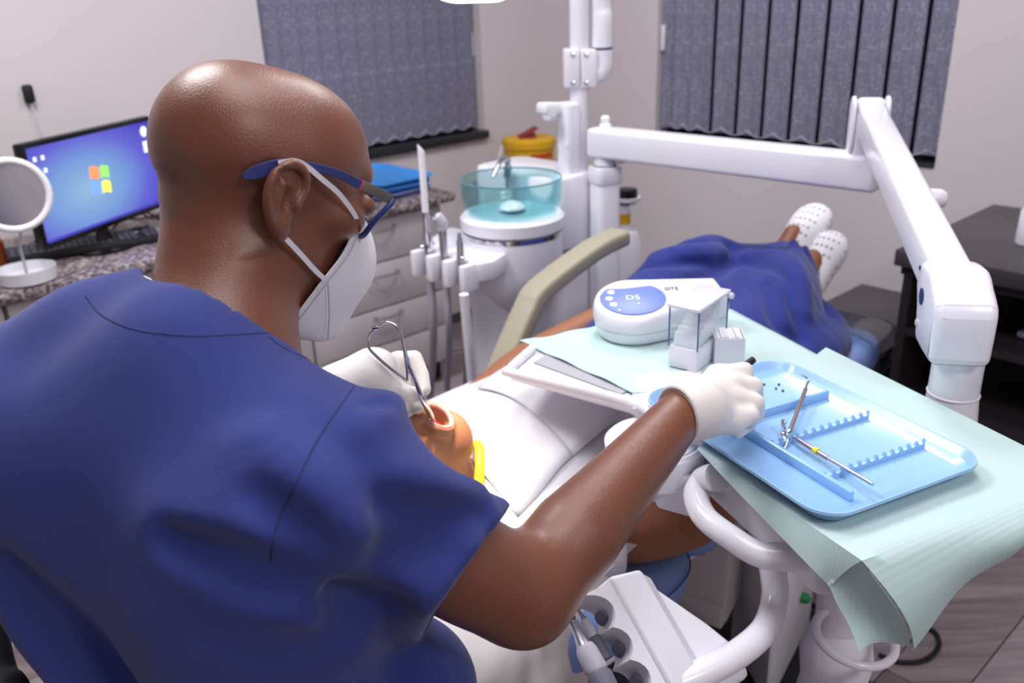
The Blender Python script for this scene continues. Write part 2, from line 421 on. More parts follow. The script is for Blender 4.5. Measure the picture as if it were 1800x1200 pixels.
# --- vertical blinds, every slat its own piece
def blind_mat():
    m = mat('blind_grey_weave', '#6f7089', .85); nt = m.node_tree; b = nt.nodes['Principled BSDF']
    tc = nt.nodes.new('ShaderNodeTexCoord'); v = nt.nodes.new('ShaderNodeTexVoronoi'); v.inputs['Scale'].default_value = 115; v.inputs['Randomness'].default_value = .75
    mp = nt.nodes.new('ShaderNodeMapping'); mp.inputs['Scale'].default_value = (1, 1, .7)
    r = nt.nodes.new('ShaderNodeValToRGB'); e = r.color_ramp.elements
    e[0].position = .16; e[0].color = col('#b0afc0'); e[1].position = .40; e[1].color = col('#807f93')
    n = nt.nodes.new('ShaderNodeTexNoise'); n.inputs['Scale'].default_value = 5; mp2 = nt.nodes.new('ShaderNodeMapping'); mp2.inputs['Scale'].default_value = (40, 40, 6)
    r2 = nt.nodes.new('ShaderNodeValToRGB'); r2.color_ramp.elements[0].color = (.72, .72, .76, 1); r2.color_ramp.elements[0].position = .35; r2.color_ramp.elements[1].position = .65
    mx = nt.nodes.new('ShaderNodeMix'); mx.data_type = 'RGBA'; mx.blend_type = 'MULTIPLY'; mx.inputs[0].default_value = 1
    nt.links.new(tc.outputs['Object'], mp.inputs[0]); nt.links.new(mp.outputs[0], v.inputs['Vector']); nt.links.new(v.outputs['Distance'], r.inputs[0])
    nt.links.new(tc.outputs['Object'], mp2.inputs[0]); nt.links.new(mp2.outputs[0], n.inputs['Vector']); nt.links.new(n.outputs['Fac'], r2.inputs[0])
    nt.links.new(r.outputs[0], mx.inputs[6]); nt.links.new(r2.outputs[0], mx.inputs[7]); nt.links.new(mx.outputs[2], b.inputs['Base Color'])
    return m
BLIND = blind_mat(); CHAIN = mat('blind_chain_white', '#c9c8d2', .5); WHITEP = mat('white_plastic', '#e9e8ee', .32, coat=.2)
def blind(name, label, p0, dirv, n, step, wd, turn, z0, z1, holder, cve=.0015, offs=None):
    t = thing(name, label, 'blind', p0)
    rz = math.atan2(dirv.y, dirv.x)
    cv = [(x*wd, cve*(1-4*x*x)) for x in np.linspace(-.5, .5, 7)]
    m_ = MB(); m_.prism([(x, y) for x, y in cv]+[(x, y-.0012) for x, y in cv[::-1]], 0, z1-z0)
    slat = m_.done(); slat.materials.append(BLIND)
    pos = []
    for i in range(n):
        q = p0+dirv*(offs[i] if offs else step*i)
        o = bpy.data.objects.new('slat', slat); C.objects.link(o); o.parent = t
        a = turn(i)
        o.location = q-p0+Vector((0, 0, z0-p0.z)); o.rotation_euler = (0, 0, rz+a); pos.append((q, a, rz))
    for i in range(n-1):
        (q, a, r), (q2, a2, _) = pos[i], pos[i+1]
        nn = Vector((sin(r), -cos(r), 0))*.012
        s0 = Vector((q.x, q.y, z0+.022))+nn; s1 = Vector((q2.x, q2.y, z0+.022))+nn
        MB().tube([s0.lerp(s1, k/8)-Vector((0, 0, .024*4*(k/8)*(1-k/8))) for k in range(9)], .0016, 5).obj('bead_chain', CHAIN, t)
    m_ = MB(); bar(m_, p0-dirv*.04+Vector((0, 0, z1-p0.z+.02)), p0+dirv*(step*n)+Vector((0, 0, z1-p0.z+.02)), .04, .035); m_.obj('headrail', WHITEP, t)
    m_ = MB(); bar(m_, holder-Vector((0, 0, .05)), holder+Vector((0, 0, .05)), .018, .014, .003, dirv); m_.obj('chain_weight', WHITEP, t)
    return t
DA, DB = (ROOM @ Vector((1, 0, 0))), (ROOM @ Vector((0, 1, 0)))
blind('vertical_blind', 'closed grey vertical blind over the window beside the corner, behind the head of the dentist', room(1.675, B1+.035, .84), DA, 12, .0845, .092, lambda i: radians(1.5), .845, 2.12, room(2.655, B1+.05, 1.20))
blind('vertical_blind', 'half turned grey vertical blind with dark gaps, above the long white arm', room(A1+.045, 2.325, .86), -DB, 11, .104, .104, lambda i: radians(-2 if i > 1 else 25), .862, 2.12, room(A1+.02, 2.365, 1.22), .009, [.0, .062, .135]+[.135+.1175*k for k in range(1, 9)])

# --- worktop, cabinets
def granite():
    m = mat('speckled_granite', '#6d6468', .3); nt = m.node_tree; b = nt.nodes['Principled BSDF']
    tc = nt.nodes.new('ShaderNodeTexCoord'); n = nt.nodes.new('ShaderNodeTexNoise'); n.inputs['Scale'].default_value = 75; n.inputs['Detail'].default_value = 3
    r = nt.nodes.new('ShaderNodeValToRGB'); e = r.color_ramp.elements
    e[0].position = .36; e[0].color = col('#3a3134'); e[1].position = .66; e[1].color = col('#b3a6a6'); x = e.new(.5); x.color = col('#7c7073')
    nt.links.new(tc.outputs['Object'], n.inputs['Vector']); nt.links.new(n.outputs['Fac'], r.inputs[0]); nt.links.new(r.outputs[0], b.inputs['Base Color']); return m
GRAN = granite()
LAMI = mat('pale_wood_laminate', '#bdb6b8', .5, var=.10, vscale=6, bump=.05, bscale=60)
DARK = mat('black_recess', '#141418', .7)
o = rbox(MB(), -.9, 1.99, 2.485, 3.098, .715, .75, .012).obj('worktop', GRAN); tag(o, 'speckled grey brown granite worktop under the monitor and keyboard', 'worktop')
def cab(label, a0, a1, drawers, name):
    t = thing(name, label, 'cabinet', room((a0+a1)/2, 2.8, 0))
    rbox(MB(), a0, a1, 2.535, 3.095, .09, .712).obj('body', LAMI, t)
    rbox(MB(), a0+.005, a1-.005, 2.58, 3.05, 0, .088).obj('plinth', DARK, t)
    return t
ALUM = mat('brushed_steel_handle', '#b9b8bf', .3, .9)
def bow_handle(parent, a, z, b=2.515):
    P = [room(a-.055, b, z), room(a-.05, b-.022, z-.002), room(a, b-.030, z-.004), room(a+.05, b-.022, z-.002), room(a+.055, b, z)]
    MB().tube(smooth_path(P, 5), .005, 8, flat=1).obj('handle', ALUM, parent)
t = cab('pale laminate drawer unit of four drawers with bow handles, below the stack of blue trays', 1.36, 1.94, 4, 'drawer_cabinet')
zz = [.098, .245, .385, .553, .708]
for i in range(4):
    d = rbox(MB(), 1.363, 1.937, 2.515, 2.534, zz[i]+.003, zz[i+1]-.003, .002).obj('drawer', LAMI, t)
    bow_handle(d, 1.665, (zz[i]+zz[i+1])/2+.045)
for k, (a0, a1) in enumerate(((-.30, .475), (.48, 1.355))):
    t = cab(['pale laminate cupboard under the far left end of the granite worktop', 'pale laminate cupboard with a flat door, half hidden by the shoulder of the dentist'][k], a0, a1, 0, 'cupboard')
    d = rbox(MB(), a0+.003, a1-.003, 2.515, 2.534, .098, .708, .002).obj('door', LAMI, t)
    bow_handle(d, a1-.12, .60)

# --- the blue trays stacked on the worktop (same make as the one in use)
TRAYB = mat('light_blue_tray_plastic', '#97c2ed', .28, coat=.25)
TRAYB2 = mat('sky_blue_tray_plastic', '#3f8fdc', .3, coat=.2)
TRAYB3 = mat('pale_lilac_blue_tray_plastic', '#7f8fd0', .3, coat=.2)
TL, TW, TH = .356, .255, .020
def tray_shell(mb):
    prof = [(0, .000, .016), (0, .0015, .0135), (0, TH-.002, .003), (0, TH, .0005), (0, TH, -.001), (0, TH-.003, -.002), (0, .004, .0125+.0045), ]
    rows = []
    for (_, z, ins) in prof:
        rows.append([(x, y, z) for x, y in rrect(TL-2*ins, TW-2*ins, max(.012, .038-ins), 8)])
    V = [[mb.bm.verts.new(p) for p in r] for r in rows]
    n = len(V[0])
    for i in range(len(V)-1):
        for k in range(n): mb.bm.faces.new((V[i][k], V[i][(k+1) % n], V[i+1][(k+1) % n], V[i+1][k]))
    mb.bm.faces.new(V[0][::-1]); mb.bm.faces.new(V[-1])
    return mb
sh = {}
for i in range(3):
    t = thing('instrument_tray', ['pale lilac blue tray at the bottom of the stack on the worktop', 'blue instrument tray in the middle of the stack on the worktop', 'bright blue instrument tray on top of the stack on the worktop'][i], 'tray',
              room(1.815+.004*i, 2.735-.004*i, .751+.0215*i), radians(42+90+[4, -2, 1][i]), 'stacked trays on the worktop')
    tray_shell(MB()).obj('shell', TRAYB3 if i == 0 else TRAYB2, t, world=False)

# --- monitor, keyboard, mouse and the rest of the desk
BLACKG = mat('black_gloss_plastic', '#0e0e12', .25); BLACKM = mat('black_matt_plastic', '#17171b', .55)
MR = at(262, 203, 2.75); mdir = Vector((sin(radians(17)), cos(radians(17)), 0)); MW, MH = .525, .288
mc = MR-mdir*(MW/2); mon = thing('monitor', 'black computer monitor with a blue desktop on its screen', 'monitor', (mc.x, mc.y, .75), math.atan2(mdir.y, mdir.x))
zt = MR.z-.75; zb = zt-MH
MB().box((0, .012, (zt+zb)/2), (MW, .03, MH), None, .006).obj('casing', BLACKG, mon, False)
def screen_mat():
    m = bpy.data.materials.new('desktop_screen'); m.use_nodes = True; nt = m.node_tree; b = nt.nodes['Principled BSDF']
    b.inputs['Base Color'].default_value = (.01, .01, .02, 1); b.inputs['Roughness'].default_value = .25
    tc = nt.nodes.new('ShaderNodeTexCoord'); mp = nt.nodes.new('ShaderNodeMapping'); mp.vector_type = 'POINT'
    mp.inputs['Location'].default_value = (.14, 0, .10); mp.inputs['Scale'].default_value = (2.5, 0, 4.4)
    g = nt.nodes.new('ShaderNodeTexGradient'); g.gradient_type = 'SPHERICAL'
    r = nt.nodes.new('ShaderNodeValToRGB'); e = r.color_ramp.elements
    e[0].position = 0; e[0].color = col('#3f2fc4'); e[1].position = .95; e[1].color = col('#9cc6ee'); x = e.new(.35); x.color = col('#6a6ae2'); x = e.new(.62); x.color = col('#7ea8ea')
    nt.links.new(tc.outputs['Object'], mp.inputs[0]); nt.links.new(mp.outputs[0], g.inputs[0]); nt.links.new(g.outputs['Fac'], r.inputs[0])
    nt.links.new(r.outputs[0], b.inputs['Emission Color']); b.inputs['Emission Strength'].default_value = .85; return m
sc_me = MB().box((0, 0, 0), (MW-.028, .002, MH-.036)).done(); sc_me.materials.append(screen_mat())
sco = bpy.data.objects.new('screen', sc_me); C.objects.link(sco); sco.parent = mon; sco.location = (0, -.0035, (zt+zb)/2+.004); _M[sco.name] = _M[mon.name]
zc = (zt+zb)/2
def emi(n, c, s=.9): return mat(n, '#000000' if 0 else c, .4, emit=s)
for i, (cx_, cz_, c, nm) in enumerate(((-.024, .022, '#e98a55', 'orange'), (.018, .017, '#8fcf63', 'green'), (-.028, -.020, '#6c9be8', 'blue'), (.014, -.026, '#e3dc5a', 'yellow'))):
    s_ = MB(); pts = []
    W_, H_ = .036, .034
    for k in range(7): u = k/6; pts.append((cx_-W_/2+W_*u, -.0052, zc+cz_+H_/2+.004*sin(u*pi*1.2+.3)))
    low = []
    for k in range(7): u = k/6; low.append((cx_-W_/2+W_*u-.004, -.0052, zc+cz_-H_/2+.004*sin(u*pi*1.2+.3)))
    s_.grid([pts, low], .0006); s_.obj('logo_pane', emi('screen_'+nm, c), sco, False)
SW = emi('screen_white', '#dfe6f4', .85)
MB().lathe([(0, 0), (.016, 0), (.016, .0006), (0, .0006)], (MW/2-.045, -.0048, zt-.042), (0, -1, 0), 24).obj('clock_gadget', SW, sco, False)
MB().box((MW/2-.043, -.0048, zt-.088), (.032, .0008, .034)).obj('calendar_gadget', SW, sco, False)
for i in range(4): MB().box((-MW/2+.035+.028*(i % 2), -.0048, zt-.045-.034*(i//2)), (.011, .0008, .012)).obj('desktop_icon', SW, sco, False)
MB().box((0, -.0048, zb+.022), (MW-.03, .0006, .008)).obj('taskbar', emi('screen_taskbar', '#3c3a9e', .8), sco, False)
MB().box((MW/2-.016, -.0035, zb+.009), (.005, .002, .004)).obj('power_light', emi('violet_led', '#9a6cff', 3), mon, False)
MB().tube([(0, .03, zb+.06), (0, .035, zb), (0, .03, .02)], [.028, .024, .03], 16, flat=.5).obj('stand_neck', BLACKG, mon, False)
MB().lathe([(0, 0), (.10, 0), (.10, .008), (.03, .016), (0, .016)], (0, .02, 0), n=32, sy=.8).obj('stand_foot', BLACKG, mon, False)

for ch_ in sco.children: ch_.matrix_parent_inverse = Matrix.Translation(-sco.location)
k0, k1 = onz(14, 464, .76), onz(286, 420, .76); kd = (k1-k0); kd.z = 0; kl = kd.length; kd.normalize(); kn = Vector((-kd.y, kd.x, 0))
kb = thing('keyboard', 'black computer keyboard along the front edge of the granite worktop', 'keyboard', k0+kd*kl/2+kn*.075-Vector((0, 0, .0095)), math.atan2(kd.y, kd.x))
MB().box((0, 0, .011), (kl, .15, .02), None, .004).obj('base', BLACKM, kb, False)
m_ = MB()
for r in range(6):
    for c in range(22):
        if c in (15, 19) : continue
        m_.box((-kl/2+.018+c*(kl-.036)/21, -.058+r*.0215, .0235), (.0165, .0165, .007), None, .0015, 1)
m_.obj('keys', mat('charcoal_keycaps', '#2a2d3a', .5), kb, False, kind='stuff')
mp_ = onz(243, 414, .755)
ms = thing('mouse', 'black computer mouse on the worktop behind the keyboard', 'mouse', (mp_.x, mp_.y, .7505), kb.rotation_euler.z)
MB().lathe([(0, 0), (.030, 0), (.032, .006), (.026, .022), (.014, .031), (0, .034)], n=28, sx=1.7).obj('shell', BLACKG, ms, False)
MB().box((.030, 0, .030), (.012, .005, .006), None, .002).obj('scroll_wheel', BLACKM, ms, False)
for i, (P, lb) in enumerate((([(190, 410, .756), (215, 385, .756), (250, 372, .80), (290, 385, .756), (330, 380, .756)], 'black cable looping over the worktop behind the mouse'),
                ([(60, 425, .756), (110, 395, .756), (150, 408, .79), (190, 380, .80), (240, 385, .756), (300, 372, .756)], 'black cable lying in loops under the monitor'),
                ([(170, 405, .756), (200, 372, .82), (235, 365, .84), (262, 382, .80), (300, 385, .756)], 'thin black cable arching behind the right end of the monitor'))):
    o = MB().tube(smooth_path([onz(*p) for p in P], 6), .0032, 6).obj('cable', BLACKM); tag(o, lb, 'cable')
# round mirror on a dish stand
dp = onz(50, 492, .751); mm = at(20, 343, 2.20)
rm = thing('round_mirror', 'round white rimmed mirror on a stem rising from a white dish', 'mirror', (dp.x, dp.y, .7505))
MB().lathe([(0, 0), (.066, 0), (.073, .004), (.075, .036), (.071, .037), (.067, .012), (0, .010)], n=40).obj('dish', WHITEP, rm, False)
md = (CAM-mm).normalized()
MB().tube([Vector((dp.x, dp.y, .76)), Vector((dp.x, dp.y, .84)), mm-Vector((0, 0, .09))], .004, 8).obj('stem', mat('clear_acrylic_stem', '#c8c8d2', .2), rm)
mfl = Vector((.55, -.8, .12)).normalized()
MB().ring(mm, .085, .009, mfl, 48, 10).obj('rim', WHITEP, rm)
MB().lathe([(0, .002), (.083, .002), (.083, -.002), (0, -.002)], mm, mfl, 48).obj('mirror_glass', mat('mirror_grey', '#b9b8c0', .12, .9), rm)
# charger plug with its lead
bp = onpl(50, 165, room(0, B1-.012, 0), DB)
ch = thing('wall_charger', 'small black plug with a thin white lead on the wall above the monitor', 'plug', bp)
MB().box((0, 0, 0), (.03, .024, .055), ROOM.to_3x3(), .008, 3).obj('plug_body', BLACKM, ch, False)
MB().tube(smooth_path([bp-Vector((0, 0, .025)), bp+DA*.01-Vector((0, 0, .12)), bp+DA*.02-Vector((0, 0, .3))], 5), .0025, 6).obj('lead', mat('white_lead', '#d5d3d8', .5), ch)
ab = onz(-4, 470, .751)
t = thing('amber_bottle', 'amber brown bottle at the far left end of the worktop, cut by the edge', 'bottle', (ab.x, ab.y, .7505))
MB().lathe([(0, 0), (.028, 0), (.03, .004), (.03, .075), (.014, .095), (.012, .105), (0, .105)], n=28).obj('glass', mat('amber_glass', '#8a3a12', .1, coat=.4), t, False)
MB().lathe([(0, .103), (.015, .103), (.015, .125), (0, .125)], n=20).obj('cap', WHITEP, t, False)

# --- sharps bucket on a corner shelf
SB = at(930, 262, 3.86)
YEL = mat('yellow_sharps_plastic', '#dba81c', .45)
zsb = SB.z-.140
sh_ = rbox(MB(), A1-.42, A1-.002, B1-.38, B1-.002, zsb-.03, zsb-.0005, .003).obj('corner_shelf', LAMI); tag(sh_, 'pale laminate shelf across the corner carrying the yellow bucket', 'shelf')
bk = thing('sharps_bucket', 'yellow sharps bucket with a red flap, standing in the corner of the room', 'bucket', (SB.x, SB.y, zsb))
MB().lathe([(0, 0), (.098, 0), (.102, .004), (.112, .165), (.108, .168), (.098, .012), (0, .010)], n=48).obj('pail', YEL, bk, False)
MB().lathe([(0, .195), (.095, .195), (.112, .19), (.118, .183), (.118, .155), (.113, .155), (.113, .165), (0, .165)], n=48).obj('lid', YEL, bk, False)
RED = mat('dark_red_flap', '#8e1f22', .45)
m_ = MB(); bar(m_, (-.045, -.03, .196), (.035, -.02, .236), .07, .010, .003); bar(m_, (-.01, -.02, .196), (.03, -.02, .204), .08, .012, .003); m_.obj('red_flap', RED, bk, False)
MB().tube(smooth_path([(-.118, -.03, .165), (-.128, -.05, .13), (-.135, -.06, .09)], 5), .006, 8).obj('handle', mat('white_bucket_handle', '#d8d2c8', .5), bk, False)
m_ = MB(); rows = [[], []]
for k in range(9):
    a = radians(-88+58*k/8); rows[0].append((.1125*cos(a), .1125*sin(a), .135)); rows[1].append((.1115*cos(a), .1115*sin(a), .115))
m_.grid(rows, .0006).obj('red_print', mat('red_print_ink', '#c8451e', .6), bk, False)

# --- dark furniture on the right
EB = mat('dark_espresso_laminate', '#2b2529', .4, var=.1, vscale=5); EBT = mat('dark_table_top', '#3f3a40', .35, var=.08, vscale=5)
t = thing('side_desk', 'dark brown desk with an open shelf against the wall beyond the white arm', 'desk', room(2.66, .55, 0))
rbox(MB(), 2.31, 2.985, -.1, 1.0, .70, .745, .004).obj('desk_top', EBT, t)
rbox(MB(), 2.33, 2.985, -.08, .985, .675, .698).obj('apron', DARK, t)
rbox(MB(), 2.34, 2.97, .955, .98, .002, .675).obj('side_panel', EB, t)
rbox(MB(), 2.34, 2.97, -.08, -.055, .002, .675).obj('side_panel', EB, t)
rbox(MB(), 2.34, 2.97, -.05, .953, .50, .52).obj('shelf', EB, t)
rbox(MB(), 2.36, 2.97, -.05, .953, .05, .30).obj('lower_box', EB, t)
o = thing('white_bottle', 'white plastic bottle on the dark desk at the right edge', 'bottle', tuple(onz(1806, 428, .746)))
MB().lathe([(0, 0), (.03, 0), (.032, .004), (.030, .09), (.016, .115), (.016, .13), (0, .13)], n=28).obj('bottle_body', WHITEP, o, False)
MB().lathe([(0, .13), (.018, .13), (.018, .15), (0, .15)], n=20).obj('cap', WHITEP, o, False)
p_ = room(2.55, .62, .521)
pp = thing('folded_cloth', 'pale folded cloth lying on the dark shelf under the desk', 'cloth', p_, radians(30))
MB().box((0, 0, .012), (.22, .14, .02), None, .008, 3).obj('lower_fold', mat('lilac_grey_cloth', '#8d8aa0', .9), pp, False)
MB().box((.02, .01, .030), (.18, .10, .014), None, .006, 3).obj('upper_fold', _mats['lilac_grey_cloth'], pp, False)
t = thing('low_chest', 'low dark chest standing on the floor beyond the foot end of the chair', 'chest', room(2.60, 1.0, 0))
rbox(MB(), 2.36, 2.86, 1.02, 1.33, .03, .405, .003).obj('carcass', EB, t)
rbox(MB(), 2.345, 2.875, 1.008, 1.345, .408, .43, .004).obj('chest_top', EBT, t)
rbox(MB(), 2.38, 2.84, 1.04, 1.31, 0, .03).obj('plinth', DARK, t)
# ================================================================== the dental unit
WHT = mat('white_enamel', '#eceaf2', .28, coat=.35, var=.015, vscale=3)
WHT2 = mat('white_unit_plastic', '#e4e2ea', .38)
GREYP = mat('light_grey_plastic', '#c4c2cc', .4); HOSE = mat('grey_hose_rubber', '#a3a1ab', .5)
CHROME = mat('polished_chrome', '#d9d9de', .12, 1); SEAMG = mat('grey_joint_line', '#8b8a94', .6)
BOWLG = thin_clear('aqua_bowl_glass', '#e2f4f5', .03, .12)
# --- spittoon with tower, bowl and tap
bc = at(898, 312, 2.35); zr = bc.z; z0 = zr-.092
sp = thing('spittoon_unit', 'white spittoon unit with an aqua glass bowl and chrome tap', 'spittoon', (bc.x, bc.y, 0))
X, Y = bc.x, bc.y
MB().lathe([(0, z0-.048), (.128, z0-.048), (.140, z0-.040), (.142, z0-.010), (.132, z0-.001), (0, z0-.001)], (X, Y, 0), n=64).obj('bowl_plate', WHT, sp)
MB().lathe([(.10, z0-.058), (.1385, z0-.058), (.1385, z0-.047), (.10, z0-.047)], (X, Y, 0), n=64).obj('chrome_band', CHROME, sp)
MB().lathe([(0, z0-.30), (.035, z0-.30), (.06, z0-.275), (.10, z0-.235), (.128, z0-.19), (.137, z0-.15), (.137, z0-.057), (0, z0-.057)], (X, Y, 0), n=64).obj('column_head', WHT, sp)
pc = Vector((X, Y, 0))-RT*.055; pc.z = 0
MB().prism(rrect(.135, .17, .05), .01, z0-.12, Matrix.Translation(pc), .006).obj('column', WHT2, sp)
MB().box(pc+Vector((.02, -.0855, z0-.40)), (.022, .004, .10), None, .002).obj('column_vent', GREYP, sp)
MB().lathe([(0, z0), (.108, z0), (.122, z0+.006), (.134, z0+.035), (.1375, z0+.092), (.1335, z0+.094), (.130, z0+.036), (.118, z0+.012), (.104, z0+.007), (0, z0+.007)], (X, Y, 0), n=72).obj('glass_bowl', BOWLG, sp)
MB().lathe([(0, z0+.008), (.036, z0+.008), (.036, z0+.012), (.028, z0+.022), (.010, z0+.029), (0, z0+.030)], (X, Y, 0), n=32).obj('drain_cover', WHT, sp)
tb = at(893, 300, 2.50)
MB().tube(smooth_path([Vector((tb.x, tb.y, zr-.06)), Vector((tb.x, tb.y, zr+.015)), at(888, 280, 2.48), at(880, 284, 2.45), at(866, 312, 2.41)], 5), [.0085, .0085, .008, .0068, .006], 14).obj('tap', CHROME, sp)
MB().lathe([(0, 0), (.014, 0), (.012, .03), (0, .034)], (tb.x, tb.y, zr-.03), n=20).obj('tap_collar', CHROME, sp)
MB().ring((X, Y, zr), .1355, .0022, n=72, m=8).obj('bowl_rim', mat('teal_glass_rim', '#4f8f96', .1, coat=.5), sp)
# tower behind the bowl
tz = at(1020, 288, 2.5).z-.02
tcn = at(962, 300, 2.56); tcn.z = 0
TM = Matrix.Translation(tcn) @ ROOM
MB().prism(rrect(.21, .36, .05, 8, .0, .045), z0-.14, tz, TM, .012).obj('tower_top', WHT, sp)
MB().prism(rrect(.204, .354, .05, 8, .0, .045), z0-.152, z0-.14, TM).obj('tower_groove', SEAMG, sp)
MB().prism(rrect(.21, .36, .05, 8, .0, .045), .01, z0-.152, TM, .004).obj('tower_base', WHT2, sp)
# cup filler
cf = at(1000, 262, 2.47); fx = (room(-1, 0.15, 0)-room(0, 0, 0)).normalized()
m_ = MB()
m_.box(Vector((cf.x, cf.y, tz+.095)), (.045, .055, .20), Matrix.Rotation(math.atan2(fx.y, fx.x), 3, 'Z'), .010, 3)
m_.obj('cup_filler_post', WHT, sp)
hp = at(978, 190, 2.42)
m_ = MB(); bar(m_, at(1008, 190, 2.47), at(950, 190, 2.40), .05, .032, .010); m_.obj('cup_filler_head', WHT, sp)
MB().lathe([(0, 0), (.018, 0), (.020, .014), (0, .014)], at(966, 206, 2.41)-Vector((0, 0, .006)), n=24).obj('cup_filler_spout', WHT2, sp)
for px in ((986, 208), (981, 256), (996, 257), (986, 269)):
    MB().lathe([(0, 0), (.003, 0), (.003, .003), (0, .003)], at(px[0], px[1], 2.435), -FW, 12).obj('screw', GREYP, sp)
# --- lamp pole with clamp, elbow and the operating lamp
pb = at(1019, 285, 2.53); pb.z = tz-.004
lp = thing('operating_lamp', 'white operating lamp on a pole rising from the spittoon tower', 'lamp', pb)
MB().tube([pb, pb+Vector((0, 0, .85))], .0265, 28).obj('pole', WHT, lp)
ck = at(1011, 113, 2.53); CZ = ck.z
m_ = MB(); bar(m_, Vector((pb.x, pb.y, CZ-.05))-RT*.0225, Vector((pb.x, pb.y, CZ+.05))-RT*.0225, .075, .044, .006, RT); m_.obj('clamp_left', WHT2, lp)
m_ = MB(); bar(m_, Vector((pb.x, pb.y, CZ-.05))+RT*.0235, Vector((pb.x, pb.y, CZ+.05))+RT*.0235, .075, .044, .006, RT); m_.obj('clamp_right', WHT2, lp)
fn = (CAM-pb); fn.z = 0; fn.normalize()
for sx in (-1, 1):
    for sz in (-1, 1):
        MB().lathe([(0, 0), (.006, 0), (.006, .004), (.003, .005), (0, .003)], Vector((pb.x, pb.y, CZ+sz*.037))+RT*(sx*.018)+fn*.037, fn, 14).obj('bolt', CHROME, lp)
RH = Vector((RT.x, RT.y, 0)).normalized()
e0 = Vector((pb.x, pb.y, CZ-.015)); e1 = e0+RH*.062
MB().tube(smooth_path([e0+RH*.03, e0+RH*.05, e1+Vector((0, 0, .014)), e1+Vector((0, 0, .06))], 6), .030, 24).obj('elbow', WHT, lp)
MB().ring(e1+Vector((0, 0, .065)), .0275, .003, n=32).obj('elbow_joint', mat('blue_grey_joint', '#4a557a', .5), lp)
top = e1+Vector((0, 0, .20)); Lh = at(828, -52, 1.28)
MB().tube(smooth_path([e1+Vector((0, 0, .066)), e1+Vector((0, 0, .14)), top-RH*.004, top+Vector((-.02, -.03, .25)), top+Vector((-.04, -.08, .52))], 6), [.029, .028, .026, .02, .02], 24).obj('riser', WHT, lp)
t2 = top+Vector((-.04, -.08, .52))
MB().tube(smooth_path([t2, t2+Vector((-.05, -.2, .02)), Lh+Vector((.03, .22, .36)), Lh+Vector((.01, .10, .14)), Lh+Vector((0, .04, .05))], 6), .018, 16).obj('lamp_arm', WHT, lp)
MOUTH = Vector((-.115, 1.135, .86)); ld = (MOUTH-Lh).normalized()
LM = frame(ld.cross(Vector((0, 0, 1))), ld)
m_ = MB(); m_.prism(rrect(.15, .11, .05), -.03, .055, Matrix.Translation(Lh) @ frame(ld.cross(Vector((0, 0, 1))), -ld).to_4x4(), .015); lh = m_.obj('lamp_head', WHT, lp)
m_ = MB(); m_.prism(rrect(.11, .07, .03), -.034, -.029, Matrix.Translation(Lh) @ frame(ld.cross(Vector((0, 0, 1))), -ld).to_4x4()); m_.obj('lens', mat('lamp_lens', '#fff6e6', .3, emit=2.0), lh)
sl = bpy.data.lights.new('operating_beam', 'SPOT'); sl.energy = 75; sl.color = (1.0, .82, .55); sl.spot_size = radians(15); sl.spot_blend = .55; sl.shadow_soft_size = .04
so = bpy.data.objects.new('operating_beam', sl); C.objects.link(so); so.location = Lh+ld*.05
so.rotation_euler = (MOUTH+Vector((.040, -.004, -.02))-Lh).to_track_quat('-Z', 'Y').to_euler()
# --- assistant's holder with three instruments
hz = .80
ah = thing('assistant_holder', 'white three slot instrument holder with a touch pad, fixed left of the spittoon', 'holder', onz(800, 450, hz))
outl = [(740, 434), (762, 414), (792, 398), (889, 420), (889, 446), (868, 458), (838, 464)]
pl2 = [onz(x, y, hz) for x, y in outl]
m_ = MB(); m_.prism([(p.x, p.y) for p in pl2], hz-.05, hz, None, .006); m_.obj('holder_plate', WHT, ah)
fr0, fr1 = onz(740, 434, hz), onz(838, 464, hz); fd = (fr1-fr0).normalized(); fo_ = Vector((fd.y, -fd.x, 0))
L_ = (fr1-fr0).length
for k in range(4):
    c_ = fr0+fd*(L_*(.06+.293*k))+fo_*.016
    m_ = MB(); m_.box(Vector((c_.x, c_.y, hz-.035)), (.024 if 0 < k < 3 else .022, .05, .07), Matrix.Rotation(math.atan2(fd.y, fd.x), 3, 'Z'), .005); m_.obj('fork', WHT, ah)
PADB = mat('pale_blue_print', '#c3cdee', .5)
for k in range(3):
    for j in range(2):
        q = onz(795+20*k+8*j, 415+6*k+9*j, hz+.0006); MB().box(q, (.016, .012, .0008), Matrix.Rotation(math.atan2(fd.y, fd.x), 3, 'Z')).obj('touch_pad_print', PADB, ah)
m_ = MB(); bar(m_, onz(860, 445, hz-.03), Vector((X-.06, Y-.05, hz-.03)), .08, .035, .008); m_.obj('bracket', WHT2, ah)
def slot(k): 
    c_ = fr0+fd*(L_*(.06+.293*(k+.5)))+fo_*.012; return Vector((c_.x, c_.y, hz))
hoses = []
def hose(parent, p, px_end, r=.0095):
    hoses.append(1); e = onz(px_end[0], px_end[1], .30)
    MB().tube(smooth_path([p-Vector((0, 0, .07)), p-Vector((0, 0, .2)), Vector(((p.x*.6+e.x*.4), p.y*.6+e.y*.4, .45)), Vector((e.x, e.y, .25)), Vector((e.x+.03, e.y+.04, .06)), Vector((X-.09-.05*len(hoses), Y-.04+.05*len(hoses), .03))], 6), r, 12).obj('hose', HOSE, parent)
q = slot(0); t = thing('suction_handpiece', 'saliva suction with a long white slanted tip, leftmost in the holder by the spittoon', 'instrument', q-Vector((0, 0, .06)))
m_ = MB(); tl = .165; b0_ = q+Vector((0, 0, .105))
m_.tube([b0_, b0_+Vector((0, 0, tl))], .0088, 16); m_.obj('tip', mat('white_suction_tip', '#f0eef4', .4), t)
tip = t.children[-1].data
for v in tip.vertices:
    if v.co.z > .26: v.co.z += (v.co.x)*-1.2
